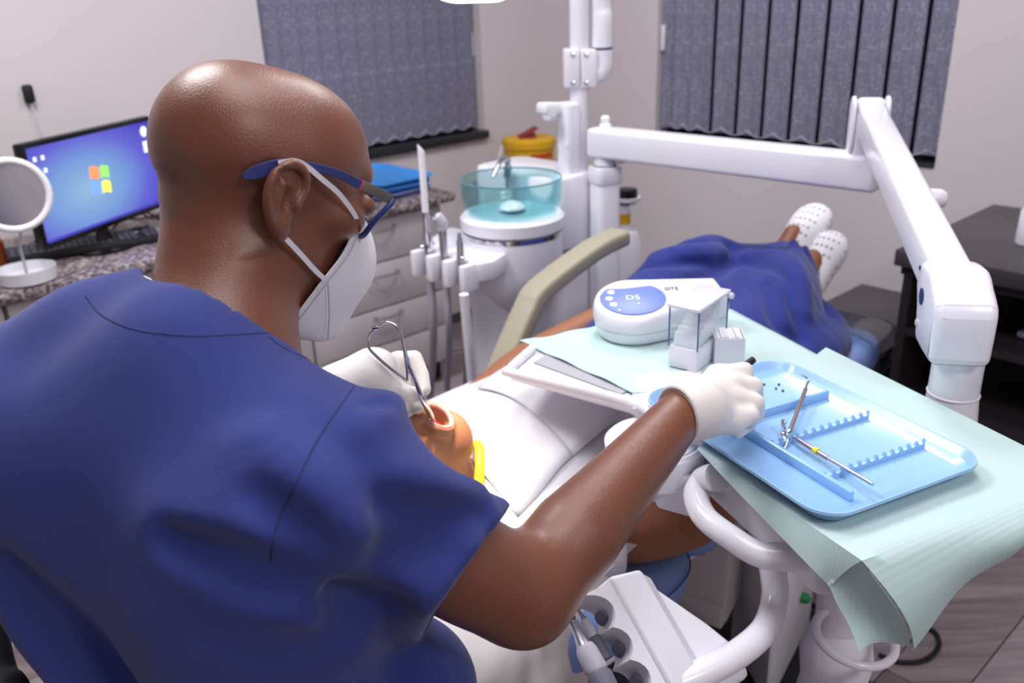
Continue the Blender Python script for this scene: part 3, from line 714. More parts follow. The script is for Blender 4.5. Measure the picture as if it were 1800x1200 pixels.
MB().tube([q-Vector((0, 0, .06)), q+Vector((0, 0, .0)), q+Vector((0, 0, .03)), q+Vector((0, 0, .06)), q+Vector((0, 0, .107))], [.010, .012, .0155, .008, .011], 18).obj('valve_body', CHROME, t)
m_ = MB(); m_.tube([q+Vector((-.02, -.008, .015)), q+Vector((.016, .006, .02))], .007, 12); m_.obj('valve_knob', CHROME, t)
hose(t, q, (755, 690), .0115)
q = slot(1); t = thing('water_syringe', 'grey metal syringe with an angled head, middle of the holder by the spittoon', 'instrument', q-Vector((0, 0, .06)))
MB().tube([q-Vector((0, 0, .07)), q, q+Vector((0, 0, .075))], [.010, .0105, .011], 18).obj('body', ALUM, t)
MB().tube(smooth_path([q+Vector((0, 0, .07)), q+Vector((-.002, 0, .09)), q+Vector((-.012, -.004, .108))], 4), [.013, .016, .014], 16).obj('head', GREYP, t)
MB().tube([q+Vector((-.014, -.004, .105)), q+Vector((-.032, -.010, .118))], .003, 8).obj('nozzle', CHROME, t)
hose(t, q, (786, 672), .0095)
q = slot(2); t = thing('turbine_handpiece', 'short steel handpiece with a pointed end, nearest in the holder by the spittoon', 'instrument', q-Vector((0, 0, .06)))
MB().lathe([(0, -.06), (.010, -.06), (.011, .0), (.010, .012), (.0085, .02), (.0085, .045), (.005, .066), (.0045, .074), (0, .076)], q, n=20).obj('body', ALUM, t)
MB().ring(q+Vector((0, 0, .012)), .0095, .002, n=20).obj('collar', CHROME, t)
hose(t, q, (818, 672), .008)
# white pipe beside the column and a canister behind the post
pp_ = at(818, 560, 2.2)
o = MB().tube([Vector((pp_.x, pp_.y, .74)), Vector((pp_.x+.01, pp_.y+.02, .40)), Vector((pp_.x+.03, pp_.y+.04, .01))], .012, 14).obj('drain_pipe', WHT2, sp)
cb = at(1100, 440, 2.62)
t = thing('water_canister', 'white canister half hidden behind the post of the long white arm', 'canister', (cb.x, cb.y, cb.z-.22))
MB().lathe([(0, cb.z-.22), (.05, cb.z-.22), (.055, cb.z-.21), (.055, cb.z+.03), (.045, cb.z+.06), (.02, cb.z+.075), (.02, cb.z+.14), (0, cb.z+.14)], (cb.x-.01, cb.y, 0), n=36).obj('canister_body', WHT, t)
MB().lathe([(0, 0), (.030, 0), (.034, .01), (.030, .04), (0, .046)], Vector((cb.x, cb.y, cb.z+.145)), n=24).obj('black_cap', BLACKG, t)
MB().lathe([(0, 0), (.041, 0), (.041, .01), (0, .01)], Vector((cb.x, cb.y, cb.z+.152)), n=24).obj('white_ring', WHT, t)
MB().lathe([(.0215, 0), (.0225, 0), (.0225, .03), (.0215, .03)], Vector((cb.x-.01, cb.y, cb.z+.085)), n=24).obj('yellow_band', YEL, t)
ca_ = ROOM.inverted() @ Vector((cb.x-.01, cb.y, 0))
o = rbox(MB(), ca_.x-.075, ca_.x+.12, ca_.y-.12, ca_.y+.07, 0, cb.z-.2205, .006).obj('equipment_box', WHT2); tag(o, 'plain white box on the floor carrying the white canister', 'box')
# --- delivery arm
AL, AR = at(1046, 248, 2.45), at(1535, 300, 1.95); AR.z = AL.z
da = thing('delivery_arm', 'long white jointed arm reaching from its square post across to the instrument table', 'arm', (AL.x, AL.y, 0))
adir = (AR-AL).normalized()
pst = AL+adir*.035
m_ = MB(); m_.prism(rrect(.072, .072, .018, 5), .01, at(1066, 297, 2.42).z, Matrix.Translation(Vector((pst.x, pst.y, 0))) @ Matrix.Rotation(radians(20), 4, 'Z'), .004); m_.obj('post', WHT, da)
zq = at(1066, 297, 2.42).z
m_ = MB(); m_.prism(rrect(.080, .080, .02, 5), zq-.045, zq+.002, Matrix.Translation(Vector((pst.x, pst.y, 0))) @ Matrix.Rotation(radians(20), 4, 'Z'), .004); m_.obj('post_collar', WHT, da)
MB().tube([Vector((pst.x, pst.y, zq)), Vector((pst.x, pst.y, AL.z-.02))], .030, 28).obj('swivel', WHT2, da)
MB().ring(Vector((pst.x, pst.y, zq+.004)), .030, .0025, n=32).obj('swivel_seal', SEAMG, da)
MB().tube([Vector((pst.x, pst.y, AL.z-.055))+RH*.028-FW*.02, Vector((pst.x, pst.y, AL.z-.055))+RH*.05-FW*.03], .011, 14).obj('lock_knob', WHT2, da)
MB().lathe([(0, 0), (.018, 0), (.017, .012), (.012, .016), (.013, .030), (.008, .036), (0, .037)], Vector((pst.x, pst.y, AL.z+.036)), n=24).obj('top_knob', WHT, da)
m_ = MB(); bar(m_, AL-adir*.005, AR+adir*.02, .075, .080, .012, seg=3); m_.obj('link_arm', WHT, da)
JT = at(1528, 205, 1.93); K = at(1683, 530, 1.20)
kd_ = (K-JT).normalized(); side = kd_.cross(Vector((0, 0, 1))).normalized()
jb = Vector((AR.x, AR.y, AR.z))+adir*.0
m_ = MB(); bar(m_, Vector((JT.x, JT.y, AR.z-.03)), Vector((JT.x, JT.y, JT.z+.02)), .07, .062, .014, side); m_.obj('joint_block', WHT2, da)
def side_plate(c_, up_, wd, ht, th, nm, m):
    pr = [(wd/2*cos(a), ht/2-wd/2+wd/2*sin(a)) for a in np.linspace(0, pi, 9)]+[(-wd/2*cos(a), -(ht/2-wd/2)-wd/2*sin(a)) for a in np.linspace(0, pi, 9)]
    M = Matrix.Translation(c_) @ frame(up_.cross(side), side).to_4x4(); mm_ = MB(); mm_.prism(pr, -th/2, th/2, M, .003); return mm_.obj(nm, m, da)
for sg in (-1, 1): side_plate(JT+side*(sg*.035)-Vector((0, 0, .02)), Vector((0, 0, 1)), .058, .13, .008, 'side_cap', WHT)
m_ = MB(); bar(m_, JT-kd_*.03, K+kd_*.0, .056, .066, .011, seg=3); m_.obj('spring_arm', WHT, da)
m_ = MB(); bar(m_, JT-kd_*.025+kd_.cross(side)*(-.0), JT+kd_*.01, .064, .080, .016, seg=3); m_.obj('arm_cap', WHT, da)
# knuckle and column down to the table
kx = Vector((kd_.x, kd_.y, 0)).normalized()
prof = [(-.076, .038), (-.017, .044), (.013, .030), (.046, .013), (.054, -.004), (.052, -.063), (.044, -.074), (-.040, -.074), (-.052, -.060), (-.066, -.025), (-.084, .0)]
pr2 = [(v.x, v.y) for v in smooth_path([Vector((a, b, 0)) for a, b in prof], 2)]
M = Matrix.Translation(K+kx*.005) @ frame(kx, -kx.cross(Vector((0, 0, 1)))).to_4x4()
MK = Matrix.Translation(K+kx*.005) @ Matrix((kx, Vector((0, 0, 1)), kx.cross(Vector((0, 0, 1))))).transposed().to_4x4()
m_ = MB(); m_.prism(pr2, -.039, .039, MK, .012, 3); m_.obj('knuckle', WHT, da)
sn = kx.cross(Vector((0, 0, 1)))
if (CAM-K).dot(sn) < 0 : sn = -sn
NAV = mat('navy_plug', '#26316e', .4)
sl_ = -1 if sn.dot(RH) > 0 else 1
for dx, dz, r_, mm_ in ((-.034, -.004, .012, NAV), (-.042, -.046, .0045, GREYP), (-.066, .028, .0035, NAV)):
    for sg in (-1, 1):
        MB().lathe([(0, 0), (r_, 0), (r_, .0015), (0, .0015)], K+kx*(.005+dx)+Vector((0, 0, dz))+sn*(sg*.0388), sn*sg, 20).obj('cover_plug', mm_, da)
cz_ = K+kx*.005+RH*.014
MB().tube([cz_-Vector((0, 0, .072)), cz_-Vector((0, 0, .135))], .0335, 36).obj('column_upper', WHT, da)
MB().ring(cz_-Vector((0, 0, .135)), .0333, .002, n=40).obj('column_joint', WHT, da)
MB().tube([cz_-Vector((0, 0, .135)), cz_-Vector((0, 0, .16)), Vector((cz_.x, cz_.y, .80))], [.0335, .036, .041], 36).obj('column_lower', WHT, da)
sgn_ = side if side.dot(RH) > 0 else -side
MB().lathe([(0, 0), (.016, 0), (.018, .010), (.017, .028), (.012, .036), (0, .038)], JT.lerp(K, .56)+kd_.cross(side).normalized()*(.0)+sgn_*.024, sgn_, 20).obj('tension_knob', WHT, da)
bk0 = Vector((cz_.x, cz_.y, .80))
m_ = MB(); bar(m_, bk0, onz(1420, 800, .80), .06, .03, .008); m_.obj('table_bracket', WHT2, da)
# ================================================================== the chair (s runs from the mouth of the patient to the feet, t to the near side)
SD = Vector((.66, .75, 0)).normalized(); TD = Vector((SD.y, -SD.x, 0)); O_ = Vector((-.12, 1.18, 0))
def W(s_, t_, z): return O_ + SD*s_ + TD*t_ + Vector((0, 0, z))
CM = Matrix((SD, TD, Vector((0, 0, -1)))).transposed()               # columns: s, t, down
CF = Matrix.Translation(O_) @ Matrix((SD, -TD, Vector((0, 0, 1)))).transposed().to_4x4()   # x = s, y = -t
BLU = mat('blue_leatherette', '#809cd6', .42, var=.04, vscale=10, bump=.12, bscale=260)
OLIVE = mat('olive_grey_armrest', '#a39e88', .5, bump=.05, bscale=200)
BEIG = mat('warm_white_base_cover', '#cbc6c4', .45)
ch = thing('dental_chair', 'reclined dental chair in blue leatherette with a clear cover at the foot end', 'chair', W(.45, 0, 0))
def slab(nm, m, pts, w_, th, r, bev, parent, zc=0):
    # pts: profile of (s, z) along the middle; a padded slab of half width w_
    P = smooth_path([Vector((a, 0, b)) for a, b in pts], 8)
    rows = []
    n = len(P)
    for i, p in enumerate(P):
        t_ = (P[min(i+1, n-1)]-P[max(i-1, 0)]).normalized(); nn = Vector((-t_.z, 0, t_.x))
        e = min(i, n-1-i)/(n-1)*2; dist = sum((P[j+1]-P[j]).length for j in range(min(i, n-1-i))) if i <= n-1-i else sum((P[j+1]-P[j]).length for j in range(i, n-1))
        k = 1 if dist >= r else math.sqrt(max(0, 1-((r-dist)/r)**2))
        hw = w_-r*(1-k); q = th*(.45+.55*min(1, k*1.1)) if k < 1 else th
        row = []
        for (u, v) in rrect(2, 2, .55, 5):
            uu = max(-1, min(1, u)); row.append(W(p.x+nn.x*(v*q/2), uu*hw - (1-abs(u) if 0 else 0), p.z+nn.z*(v*q/2)))
        cr = []
        for (sx, sy, a0) in ((1, 1, 0), (-1, 1, 90), (-1, -1, 180), (1, -1, 270)):
            for j in range(6):
                a = radians(a0+90*j/5); b_ = min(bev, q/2*.98)
                cr.append((sx*(hw-b_)+b_*cos(a), sy*(q/2-b_)+b_*sin(a)))
        rows.append([W(p.x+nn.x*y_, x_, p.z+nn.z*y_) for x_, y_ in cr])
    m_ = MB(); V = [[m_.bm.verts.new(p) for p in r_] for r_ in rows]; L = len(V[0])
    for i in range(len(V)-1):
        for k in range(L): m_.bm.faces.new((V[i][k], V[i][(k+1) % L], V[i+1][(k+1) % L], V[i+1][k]))
    m_.bm.faces.new(V[0][::-1]); m_.bm.faces.new(V[-1])
    return m_.obj(nm, m, parent, sharp=50)
back = slab('backrest', BLU, [(-.14, .635), (.0, .60), (.16, .575), (.325, .565)], .325, .105, .16, .045, ch)
slab('backrest_shell', WHT, [(-.12, .572), (.0, .540), (.16, .512), (.30, .505)], .30, .030, .15, .014, ch)
st = MB().tube(smooth_path([W(-.06, .327, .628), W(.06, .3285, .606), (W(.18, .327, .592)), W(.245, .305, .588), W(.29, .25, .588)], 6), .0016, 6).obj('stitching', mat('dark_blue_stitch', '#4c63a0', .8), back)
seat = slab('seat', BLU, [(.34, .535), (.48, .53), (.62, .55), (.80, .60)], .27, .10, .08, .04, ch)
leg = slab('leg_rest', BLU, [(.79, .60), (.92, .63), (1.05, .635), (1.21, .625)], .285, .085, .10, .035, ch)
slab('underframe', WHT2, [(.36, .46), (.6, .47), (.85, .53), (1.08, .56)], .22, .04, .08, .015, ch)
# clear cover over the foot end
CLR = thin_clear('clear_vinyl', '#e6e8ec', .08, .2)
P = []
for s_ in (1.05, 1.11, 1.18, 1.225):
    dn_ = .012 if s_ < 1.2 else .0
    P.append([W(s_, t_*1.06, z) for t_, z in ((.275, .585), (.283, .63), (.272, .672+dn_), (.24, .686+dn_), (0, .69+dn_), (-.24, .686+dn_), (-.272, .672+dn_), (-.283, .63), (-.275, .585))])
P.append([W(1.24, t_*1.06, z) for t_, z in ((.262, .585), (.265, .63), (.26, .65), (.23, .66), (0, .66), (-.23, .66), (-.26, .65), (-.265, .63), (-.262, .585))])
P = [list(x) for x in zip(*[smooth_path(c_, 3) for c_ in zip(*P)])]
MB().grid(P, .0015).obj('foot_cover', CLR, leg, sharp=0)
# far armrest
A_ = [(1.00, .845), (.90, .840), (.76, .815), (.665, .790), (.635, .765), (.60, .725), (.55, .665), (.50, .60)]
P = smooth_path([W(a, -.345, b) for a, b in A_], 5); m_ = MB(); rows = []
for i, p in enumerate(P):
    t_ = (P[min(i+1, len(P)-1)]-P[max(i-1, 0)]).normalized(); nn = TD.cross(t_).normalized()
    rows.append([p+TD*(x_*.72)+nn*y_ for x_, y_ in rrect(.088, .040, .013, 4)])
V = [[m_.bm.verts.new(p) for p in r_] for r_ in rows]; L = len(V[0])
for i in range(len(V)-1):
    for k in range(L): m_.bm.faces.new((V[i][k], V[i][(k+1) % L], V[i+1][(k+1) % L], V[i+1][k]))
m_.bm.faces.new(V[0][::-1]); m_.bm.faces.new(V[-1])
m_.obj('armrest', OLIVE, ch)
m_ = MB(); bar(m_, W(.50, -.345, .62), W(.50, -.26, .50), .05, .04, .01); m_.obj('armrest_bracket', WHT2, ch)
# headrest in a white cover
S = SDF(W(-.12, 0, .62)-Vector((.55, .55, .22)), W(-.12, 0, .62)+Vector((.45, .5, .2)), .007)
for s_, z_ in ((-.30, .70), (-.22, .68), (-.14, .665), (-.05, .645), (.04, .625)): S.ell(W(s_, .02, z_), (.12, .275, .085), CM, .05)
S.ell(W(.0, .22, .56), (.11, .08, .09), CM, .05)
S.limb([W(-.25, .20, .66), W(-.12, .26, .58)], [.03, .05], .06)
link('headrest_cover', S.mesh(2), mat('white_headrest_cloth', '#dedad8', .75, bump=.15, bscale=25), ch)
# base
m_ = MB(); m_.prism([(p.x, p.y) for p in (onz(1165, 1050, .22), onz(1275, 1090, .22), onz(1330, 985, .22), onz(1330, 860, .22), onz(1230, 850, .22))], .20, .40, None, .012); m_.obj('base_cover', BEIG, ch)
q0, q1 = onz(1158, 1052, .21), onz(1272, 1097, .21); fn_ = Vector((q1.y-q0.y, q0.x-q1.x, 0)).normalized()
if fn_.dot(CAM-q0) < 0: fn_ = -fn_
m_ = MB(); bar(m_, q0+fn_*.004+Vector((0, 0, .02)), q1+fn_*.004+Vector((0, 0, .02)), .02, .05, .004); m_.obj('cover_skirt', BEIG, ch)
MB().tube([W(.45, .05, .06), W(.45, .05, .21)], .16, 40).obj('lift_column', mat('dark_grey_bellows', '#4a4a50', .6), ch)
m_ = MB(); m_.prism(rrect(.95, .46, .22, 10, .40, -.06), .002, .06, CF, .015); m_.obj('floor_plate', mat('black_floor_plate', '#0d0d10', .55), ch)
# junction box beside the base
a_, b_ = onz(1283, 1130, .05), onz(1345, 1235, .05); c_ = onz(1425, 1075, .05)
jx = (c_-b_).normalized(); 
jb_ = thing('junction_box', 'light grey upright connection box with small sockets, on the floor behind the bent white tube', 'box', (a_+c_)/2-Vector((0, 0, .05)))
m_ = MB(); m_.prism([(p.x, p.y) for p in (a_, b_, c_, c_+(a_-b_))], .0, .40, None, .006); m_.obj('casing', mat('light_grey_casing', '#cfccd0', .45), jb_)
jn = Vector((jx.y, -jx.x, 0)); jn = jn if jn.dot(CAM-b_) > 0 else -jn
m_ = MB(); bar(m_, (b_.lerp(c_, .03))+jn*.0015+Vector((0, 0, .17)), b_.lerp(c_, .95)+jn*.0015+Vector((0, 0, .17)), .003, .38, .001); m_.obj('socket_panel', WHT2, jb_)
for k, (u, z_, nm) in enumerate(((.80, .25, 'socket'), (.80, .20, 'socket'), (.62, .18, 'socket'), (.88, .31, 'socket'))):
    MB().lathe([(0, 0), (.012, 0), (.012, .012), (.005, .02), (0, .02)], b_.lerp(c_, u)+jn*.003+Vector((0, 0, z_-.05)), jn, 14).obj(nm, BLACKM if k != 2 else mat('green_socket', '#1f7a4e', .5), jb_)
# foot plate mat under it
o = MB().lathe([(0, .001), (.13, .001), (.135, .01), (.12, .022), (0, .025)], (c_.x-.03, c_.y-.13, 0), n=40, sx=.8, sy=1.6).obj('foot_control', mat('black_rubber_base', '#16161a', .6)); tag(o, 'long black foot control on the floor boards below the bent white tube', 'pedal')
# --- operator stool of the dentist
st_ = thing('operator_stool', 'operator stool under the dentist, with a curved dark arm support at the left edge', 'stool', (-.34, .62, 0))
sx_, sy_ = -.34, .62
MB().lathe([(0, .43), (.17, .43), (.185, .445), (.185, .475), (.17, .49), (0, .492)], (sx_, sy_, 0), n=40).obj('cushion', mat('grey_blue_vinyl', '#5d6675', .5), st_)
MB().tube([(sx_, sy_, .07), (sx_, sy_, .43)], .03, 20).obj('gas_column', CHROME, st_)
for k in range(5):
    a = 2*pi*k/5+.4; e_ = Vector((sx_+.27*cos(a), sy_+.27*sin(a), .075))
    m_ = MB(); bar(m_, (sx_, sy_, .09), e_, .045, .03, .008); lg_ = m_.obj('leg', BLACKM, st_)
    MB().lathe([(0, -.012), (.026, -.012), (.030, 0), (.026, .012), (0, .012)], e_+Vector((0, 0, -.045)), (sin(a), -cos(a), 0), 18).obj('caster', BLACKM, lg_)
rr = smooth_path([Vector((sx_+.02, sy_-.10, .44)), at(60, 1290, .80), at(-5, 1190, .83), at(-45, 1110, .86), at(-60, 1060, .92)], 6)
MB().tube(rr, [.016, .016, .018, .03, .03], 16, flat=.6).obj('arm_support', mat('dark_grey_pad', '#2c2d31', .6), st_)
MB().tube(smooth_path([at(-48, 1085, .86), at(-40, 1060, .90), at(-20, 1030, .95)], 5), .024, 14).obj('pad_end', mat('grey_pad_end', '#9a9aa2', .5), st_)
# ================================================================== the patient
PSKIN = mat('warm_brown_skin', '#9c664a', .5, var=.08, vscale=18, bump=.08, bscale=300, sss=.1)
MO = Vector((-.115, 1.135, .862))
Fz = (SD*.28+Vector((0, 0, .80))+TD*.50).normalized(); Uc = (-SD*.86+Vector((0, 0, .45))); Uc = (Uc-Fz*Uc.dot(Fz)).normalized(); Rp = Fz.cross(Uc)
Rp = Rp if Rp.dot(TD) > 0 else -Rp
PM = Matrix((Fz, Rp, Uc)).transposed()
HP = MO - Fz*.088 + Uc*.068
def ph(f, r, u): return HP+Fz*f+Rp*r+Uc*u
pt = thing('person', 'patient lying back with mouth open, in a navy skirt and white slip-on shoes', 'person', W(.5, 0, 0))
S = SDF(HP-Vector((.2, .2, .22)), HP+Vector((.22, .2, .2)), .0032)
S.ell(ph(-.01, 0, .02), (.092, .074, .098), PM, .03)
S.ell(ph(.045, 0, .0), (.050, .060, .075), PM, .03)
S.ell(ph(.035, 0, -.065), (.050, .056, .060), PM, .04)
S.ell(ph(.066, 0, -.116), (.030, .030, .026), PM, .03)             # chin, dropped open
for sr in (-1, 1):
    S.cap(ph(-.01, .050*sr, -.055), ph(.055, .022*sr, -.115), .022, .022, .03)      # jaw line
    S.ell(ph(.062, .038*sr, -.022), (.024, .022, .022), PM, .02)
    S.ell(ph(.080, .032*sr, .012), (.012, .018, .012), PM, .012, 'sub')
    S.ell(ph(.070, .032*sr, .012), (.013, .014, .011), PM, .005)
    S.ell(ph(-.005, .076*sr, -.01), (.018, .008, .030), PM, .008)
S.limb([ph(.085, 0, .012), ph(.108, 0, -.022), ph(.100, 0, -.034)], [.009, .012, .010], .012)
S.ell(ph(.086, 0, -.068), (.020, .026, .024), PM, .015)
lips = []
for k in range(12):
    a = 2*pi*k/12; lips.append(ph(.101, .026*sin(a), -.060+.027*cos(a)))
S.chain(lips+[lips[0]], .0065, .008)
S.ell(ph(.105, 0, -.060), (.036, .021, .022), PM, .006, 'sub')
NKB = W(.015, .055, .722)
ndv = (NKB-ph(-.035, 0, -.10)).normalized()
S.limb([ph(-.03, 0, -.04), ph(-.035, 0, -.10), NKB-ndv*.045], [.055, .053, .058], .025)
S.cap(NKB-ndv*.03, W(.10, .02, .62), .035, .04, .03)
hm = S.mesh(1)
S = SDF(W(.66, 0, .7)-Vector((.75, .75, .25)), W(.66, 0, .7)+Vector((.75, .75, .25)), .0085)
S.ell(W(.26, .0, .685), (.24, .175, .10), CM, .05); S.ell(W(.50, .0, .675), (.2, .15, .085), CM, .06); S.ell(W(.66, 0, .67), (.16, .175, .09), CM, .05)
S.cap(W(.11, -.15, .67), W(.11, .17, .67), .060, .058, .05)
for sr in (-1, 1):
    kn = W(.99, .11 if sr > 0 else -.13, .735 if sr > 0 else .745)
    S.limb([W(.68, .09*sr, .67), W(.85, .10*sr, .72), kn], [.085, .075, .058], .03)
    an = W(1.335, .025 if sr > 0 else -.045, .745 if sr > 0 else .755)
    an = W(1.335, -.07, .735) if sr < 0 else W(1.29, .005, .69)
    S.limb([kn, kn.lerp(an, .35), an], [.055, .053, .034], .02)
    ft = an+SD*.09+Vector((0, 0, .06))
    S.limb([an, an+SD*.02+Vector((0, 0, .0)), ft], [.036, .038, .028], .02)
# near arm lies on the blue pad, far arm on the armrest
S.limb([W(.09, .185, .695), W(.17, .275, .672), W(.33, .315, .668), W(.50, .25, .70), W(.58, .17, .735)], [.055, .046, .043, .034, .026], .02)
S.limb([W(.09, -.17, .695), W(.34, -.26, .645), W(.52, -.26, .69), W(.66, -.17, .765)], [.052, .046, .040, .029], .02)
S.ell(W(.62, .12, .74), (.05, .04, .02), CM, .02); S.ell(W(.70, -.10, .80), (.05, .035, .018), CM, .02)
for k in range(4):
    S.limb([W(.63, .13+.0-.018*k+.02, .745), W(.66+.01*k, .09-.02*k+.02, .745), W(.675+.01*k, .06-.022*k+.02, .735)], [.010, .009, .008], .004)
    S.limb([W(.73, -.12+.018*k, .802), W(.77, -.11+.020*k, .800), W(.80, -.10+.021*k, .79)], [.010, .009, .008], .004)
S.limb([W(.60, .10, .745), W(.63, .06, .755), W(.66, .05, .75)], [.012, .010, .009], .005); S.limb([W(.68, -.08, .80), W(.70, -.055, .80), W(.73, -.04, .79)], [.012, .010, .009], .005)
bm_ = S.mesh(1)
pb_ = link('body', join_mesh(hm, bm_), PSKIN, pt)
LIP = mat('rose_lips', '#d39890', .35, sss=.1); RAW = mat('open_mouth_red', '#9c1a22', .25)
m_ = MB(); lp_ = [ph(.1045, .0235*sin(2*pi*k/16), -.060+.0245*cos(2*pi*k/16)) for k in range(17)]
m_.tube(lp_, .0038, 8, caps=False); m_.obj('lips', LIP, pt)
S = SDF(ph(.085, 0, -.07)-Vector((.05,)*3), ph(.085, 0, -.07)+Vector((.05,)*3), .002)
S.ell(ph(.082, .002, -.070), (.010, .015, .015), PM, .004); S.ell(ph(.076, 0, -.058), (.009, .019, .020), PM, .006)
link('tongue', S.mesh(1), RAW, pt)
m_ = MB()
for k in range(8):
    a = radians(-62+124*k/7); m_.box(ph(.092, .0185*sin(a), -.060+.0185*cos(a)), (.007, .0042, .0042), PM, .001, 1)
m_.obj('upper_teeth', mat('tooth_ivory', '#e9e0cf', .3), pt, kind='stuff')
MB().lathe([(0, .0012), (.002, .0006), (.0025, 0), (0, 0)], ph(.060, .058, -.050), Rp, 10).obj('mole', mat('mole_brown', '#5a3528', .6), pt)
S = SDF(HP-Vector((.17, .17, .17)), HP+Vector((.17, .17, .17)), .005)
S.ell(ph(-.022, 0, .030), (.096, .084, .104), PM, .02)
S.plane(ph(.045, 0, .03), Fz*.8-Uc*.6, .02); S.plane(ph(-.03, 0, -.06), -Uc, .01)
link('hair', S.mesh(1), mat('black_hair', '#17120f', .7, bump=.6, bscale=90), pt)
MB().tube(smooth_path([ph(.086, .048, .030), ph(.094, .032, .036), ph(.094, .016, .033)], 4), [.0015, .003, .002], 8, flat=.5).tube(smooth_path([ph(.086, -.048, .030), ph(.094, -.032, .036), ph(.094, -.016, .033)], 4), [.0015, .003, .002], 8, flat=.5).obj('eyebrows', _mats['black_hair'], pt)
# yellow neckband and white top
YL = mat('yellow_neckband', '#e8e020', .6)
nd = (NKB-ph(-.035, 0, -.10)).normalized()
MB().ring(NKB-nd*.004+Vector((0, 0, .004)), .079, .0075, nd+SD*.35, 48, 10, 1.0, .92).obj('yellow_neckband', YL, pt)
# skirt
S = SDF(W(.92, 0, .75)-Vector((.6, .6, .26)), W(.92, 0, .75)+Vector((.6, .6, .24)), .006)
S.ell(W(.62, 0, .68), (.18, .205, .115), CM, .05)
kf, kn = W(1.00, -.14, .79), W(1.00, .10, .765)
S.limb([W(.66, -.09, .69), W(.85, -.13, .75), kf, W(1.10, -.14, .785)], [.11, .098, .074, .066], .05)
S.limb([W(.66, .09, .69), W(.85, .12, .72), kn, W(1.17, .03, .76), W(1.31, -.02, .75)], [.11, .10, .082, .070, .056], .05)
S.limb([W(1.10, -.14, .77), W(1.20, -.09, .755), W(1.29, -.05, .75)], [.072, .062, .05], .04)
S.limb([W(.8, .0, .72), W(1.0, -.02, .74), W(1.15, -.04, .74), W(1.28, -.04, .73)], [.09, .085, .072, .045], .05)
S.limb([W(.70, -.2, .68), W(.9, -.22, .70), W(1.05, -.21, .70)], [.06, .07, .05], .04)
S.limb([W(.72, .2, .675), W(.9, .215, .69), W(1.02, .20, .69), W(1.09, .17, .70)], [.06, .062, .05, .035], .05)      # cloth fallen over the near edge
S.limb([W(1.0, .225, .65), W(1.06, .18, .69), W(1.16, .075, .715), W(1.24, .02, .73)], [.03, .035, .036, .03], .03)
for P, r_ in (([W(1.02, .19, .74), W(1.12, .13, .78), W(1.2, .07, .82)], .008), ([W(.98, .03, .85), W(1.08, .0, .84), W(1.18, -.02, .84)], .012), ([W(.85, .0, .83), W(.98, -.02, .86), W(1.06, -.03, .86)], .014),
              ([W(1.08, .20, .70), W(1.16, .14, .74), W(1.24, .09, .775)], .007), ([W(.95, -.19, .83), W(1.05, -.11, .87), W(1.12, -.09, .85)], .008)):
    S.limb(P, [r_*.6, r_, r_*.6], .03, 'sub')
def sfold(px, r, k=.03, mode='sub'):
    pts = smooth_path([S.surf(x, y, 1.4, 2.8, -.35*r if mode == 'sub' else -.5*r) for x, y in px], 4); n = len(pts)
    S.chain(pts, [r*(.4+.6*sin(pi*i/(n-1))) for i in range(n)], k, mode)
sfold([(1288, 436), (1286, 456), (1262, 474), (1225, 492), (1200, 520)], .012, .05)
sfold([(1120, 474), (1180, 462), (1240, 458)], .010, .03)
sfold([(1300, 462), (1350, 466), (1385, 492), (1398, 540), (1412, 590)], .009, .03)
sfold([(1320, 448), (1370, 452), (1405, 490), (1412, 550)], .014, .04, 'add')
sfold([(1150, 452), (1210, 446), (1270, 446)], .014, .04, 'add')
sfold([(1345, 500), (1362, 560), (1400, 600)], .008, .03)
S.limb([W(.98, .14, .80), W(1.08, .10, .83), W(1.17, .04, .85)], [.008, .012, .010], .03)
S.limb([W(1.03, .17, .745), W(1.13, .11, .79), W(1.22, .05, .825)], [.006, .011, .008], .025)
S.plane(W(1.315, 0, .77), SD*.95+Vector((0, 0, .25))+TD*.12)
S.limb([W(1.27, -.02, .740), W(1.36, -.02, .737)], [.044, .05], .004, 'sub')
S.limb([W(1.27, -.045, .75), W(1.36, -.05, .75)], [.036, .04], .004, 'sub')
skirt = link('skirt', S.mesh(2), mat('navy_skirt_cloth', '#22307c', .9, var=.1, vscale=30, bump=.3, bscale=350, sheen=.2), pt)
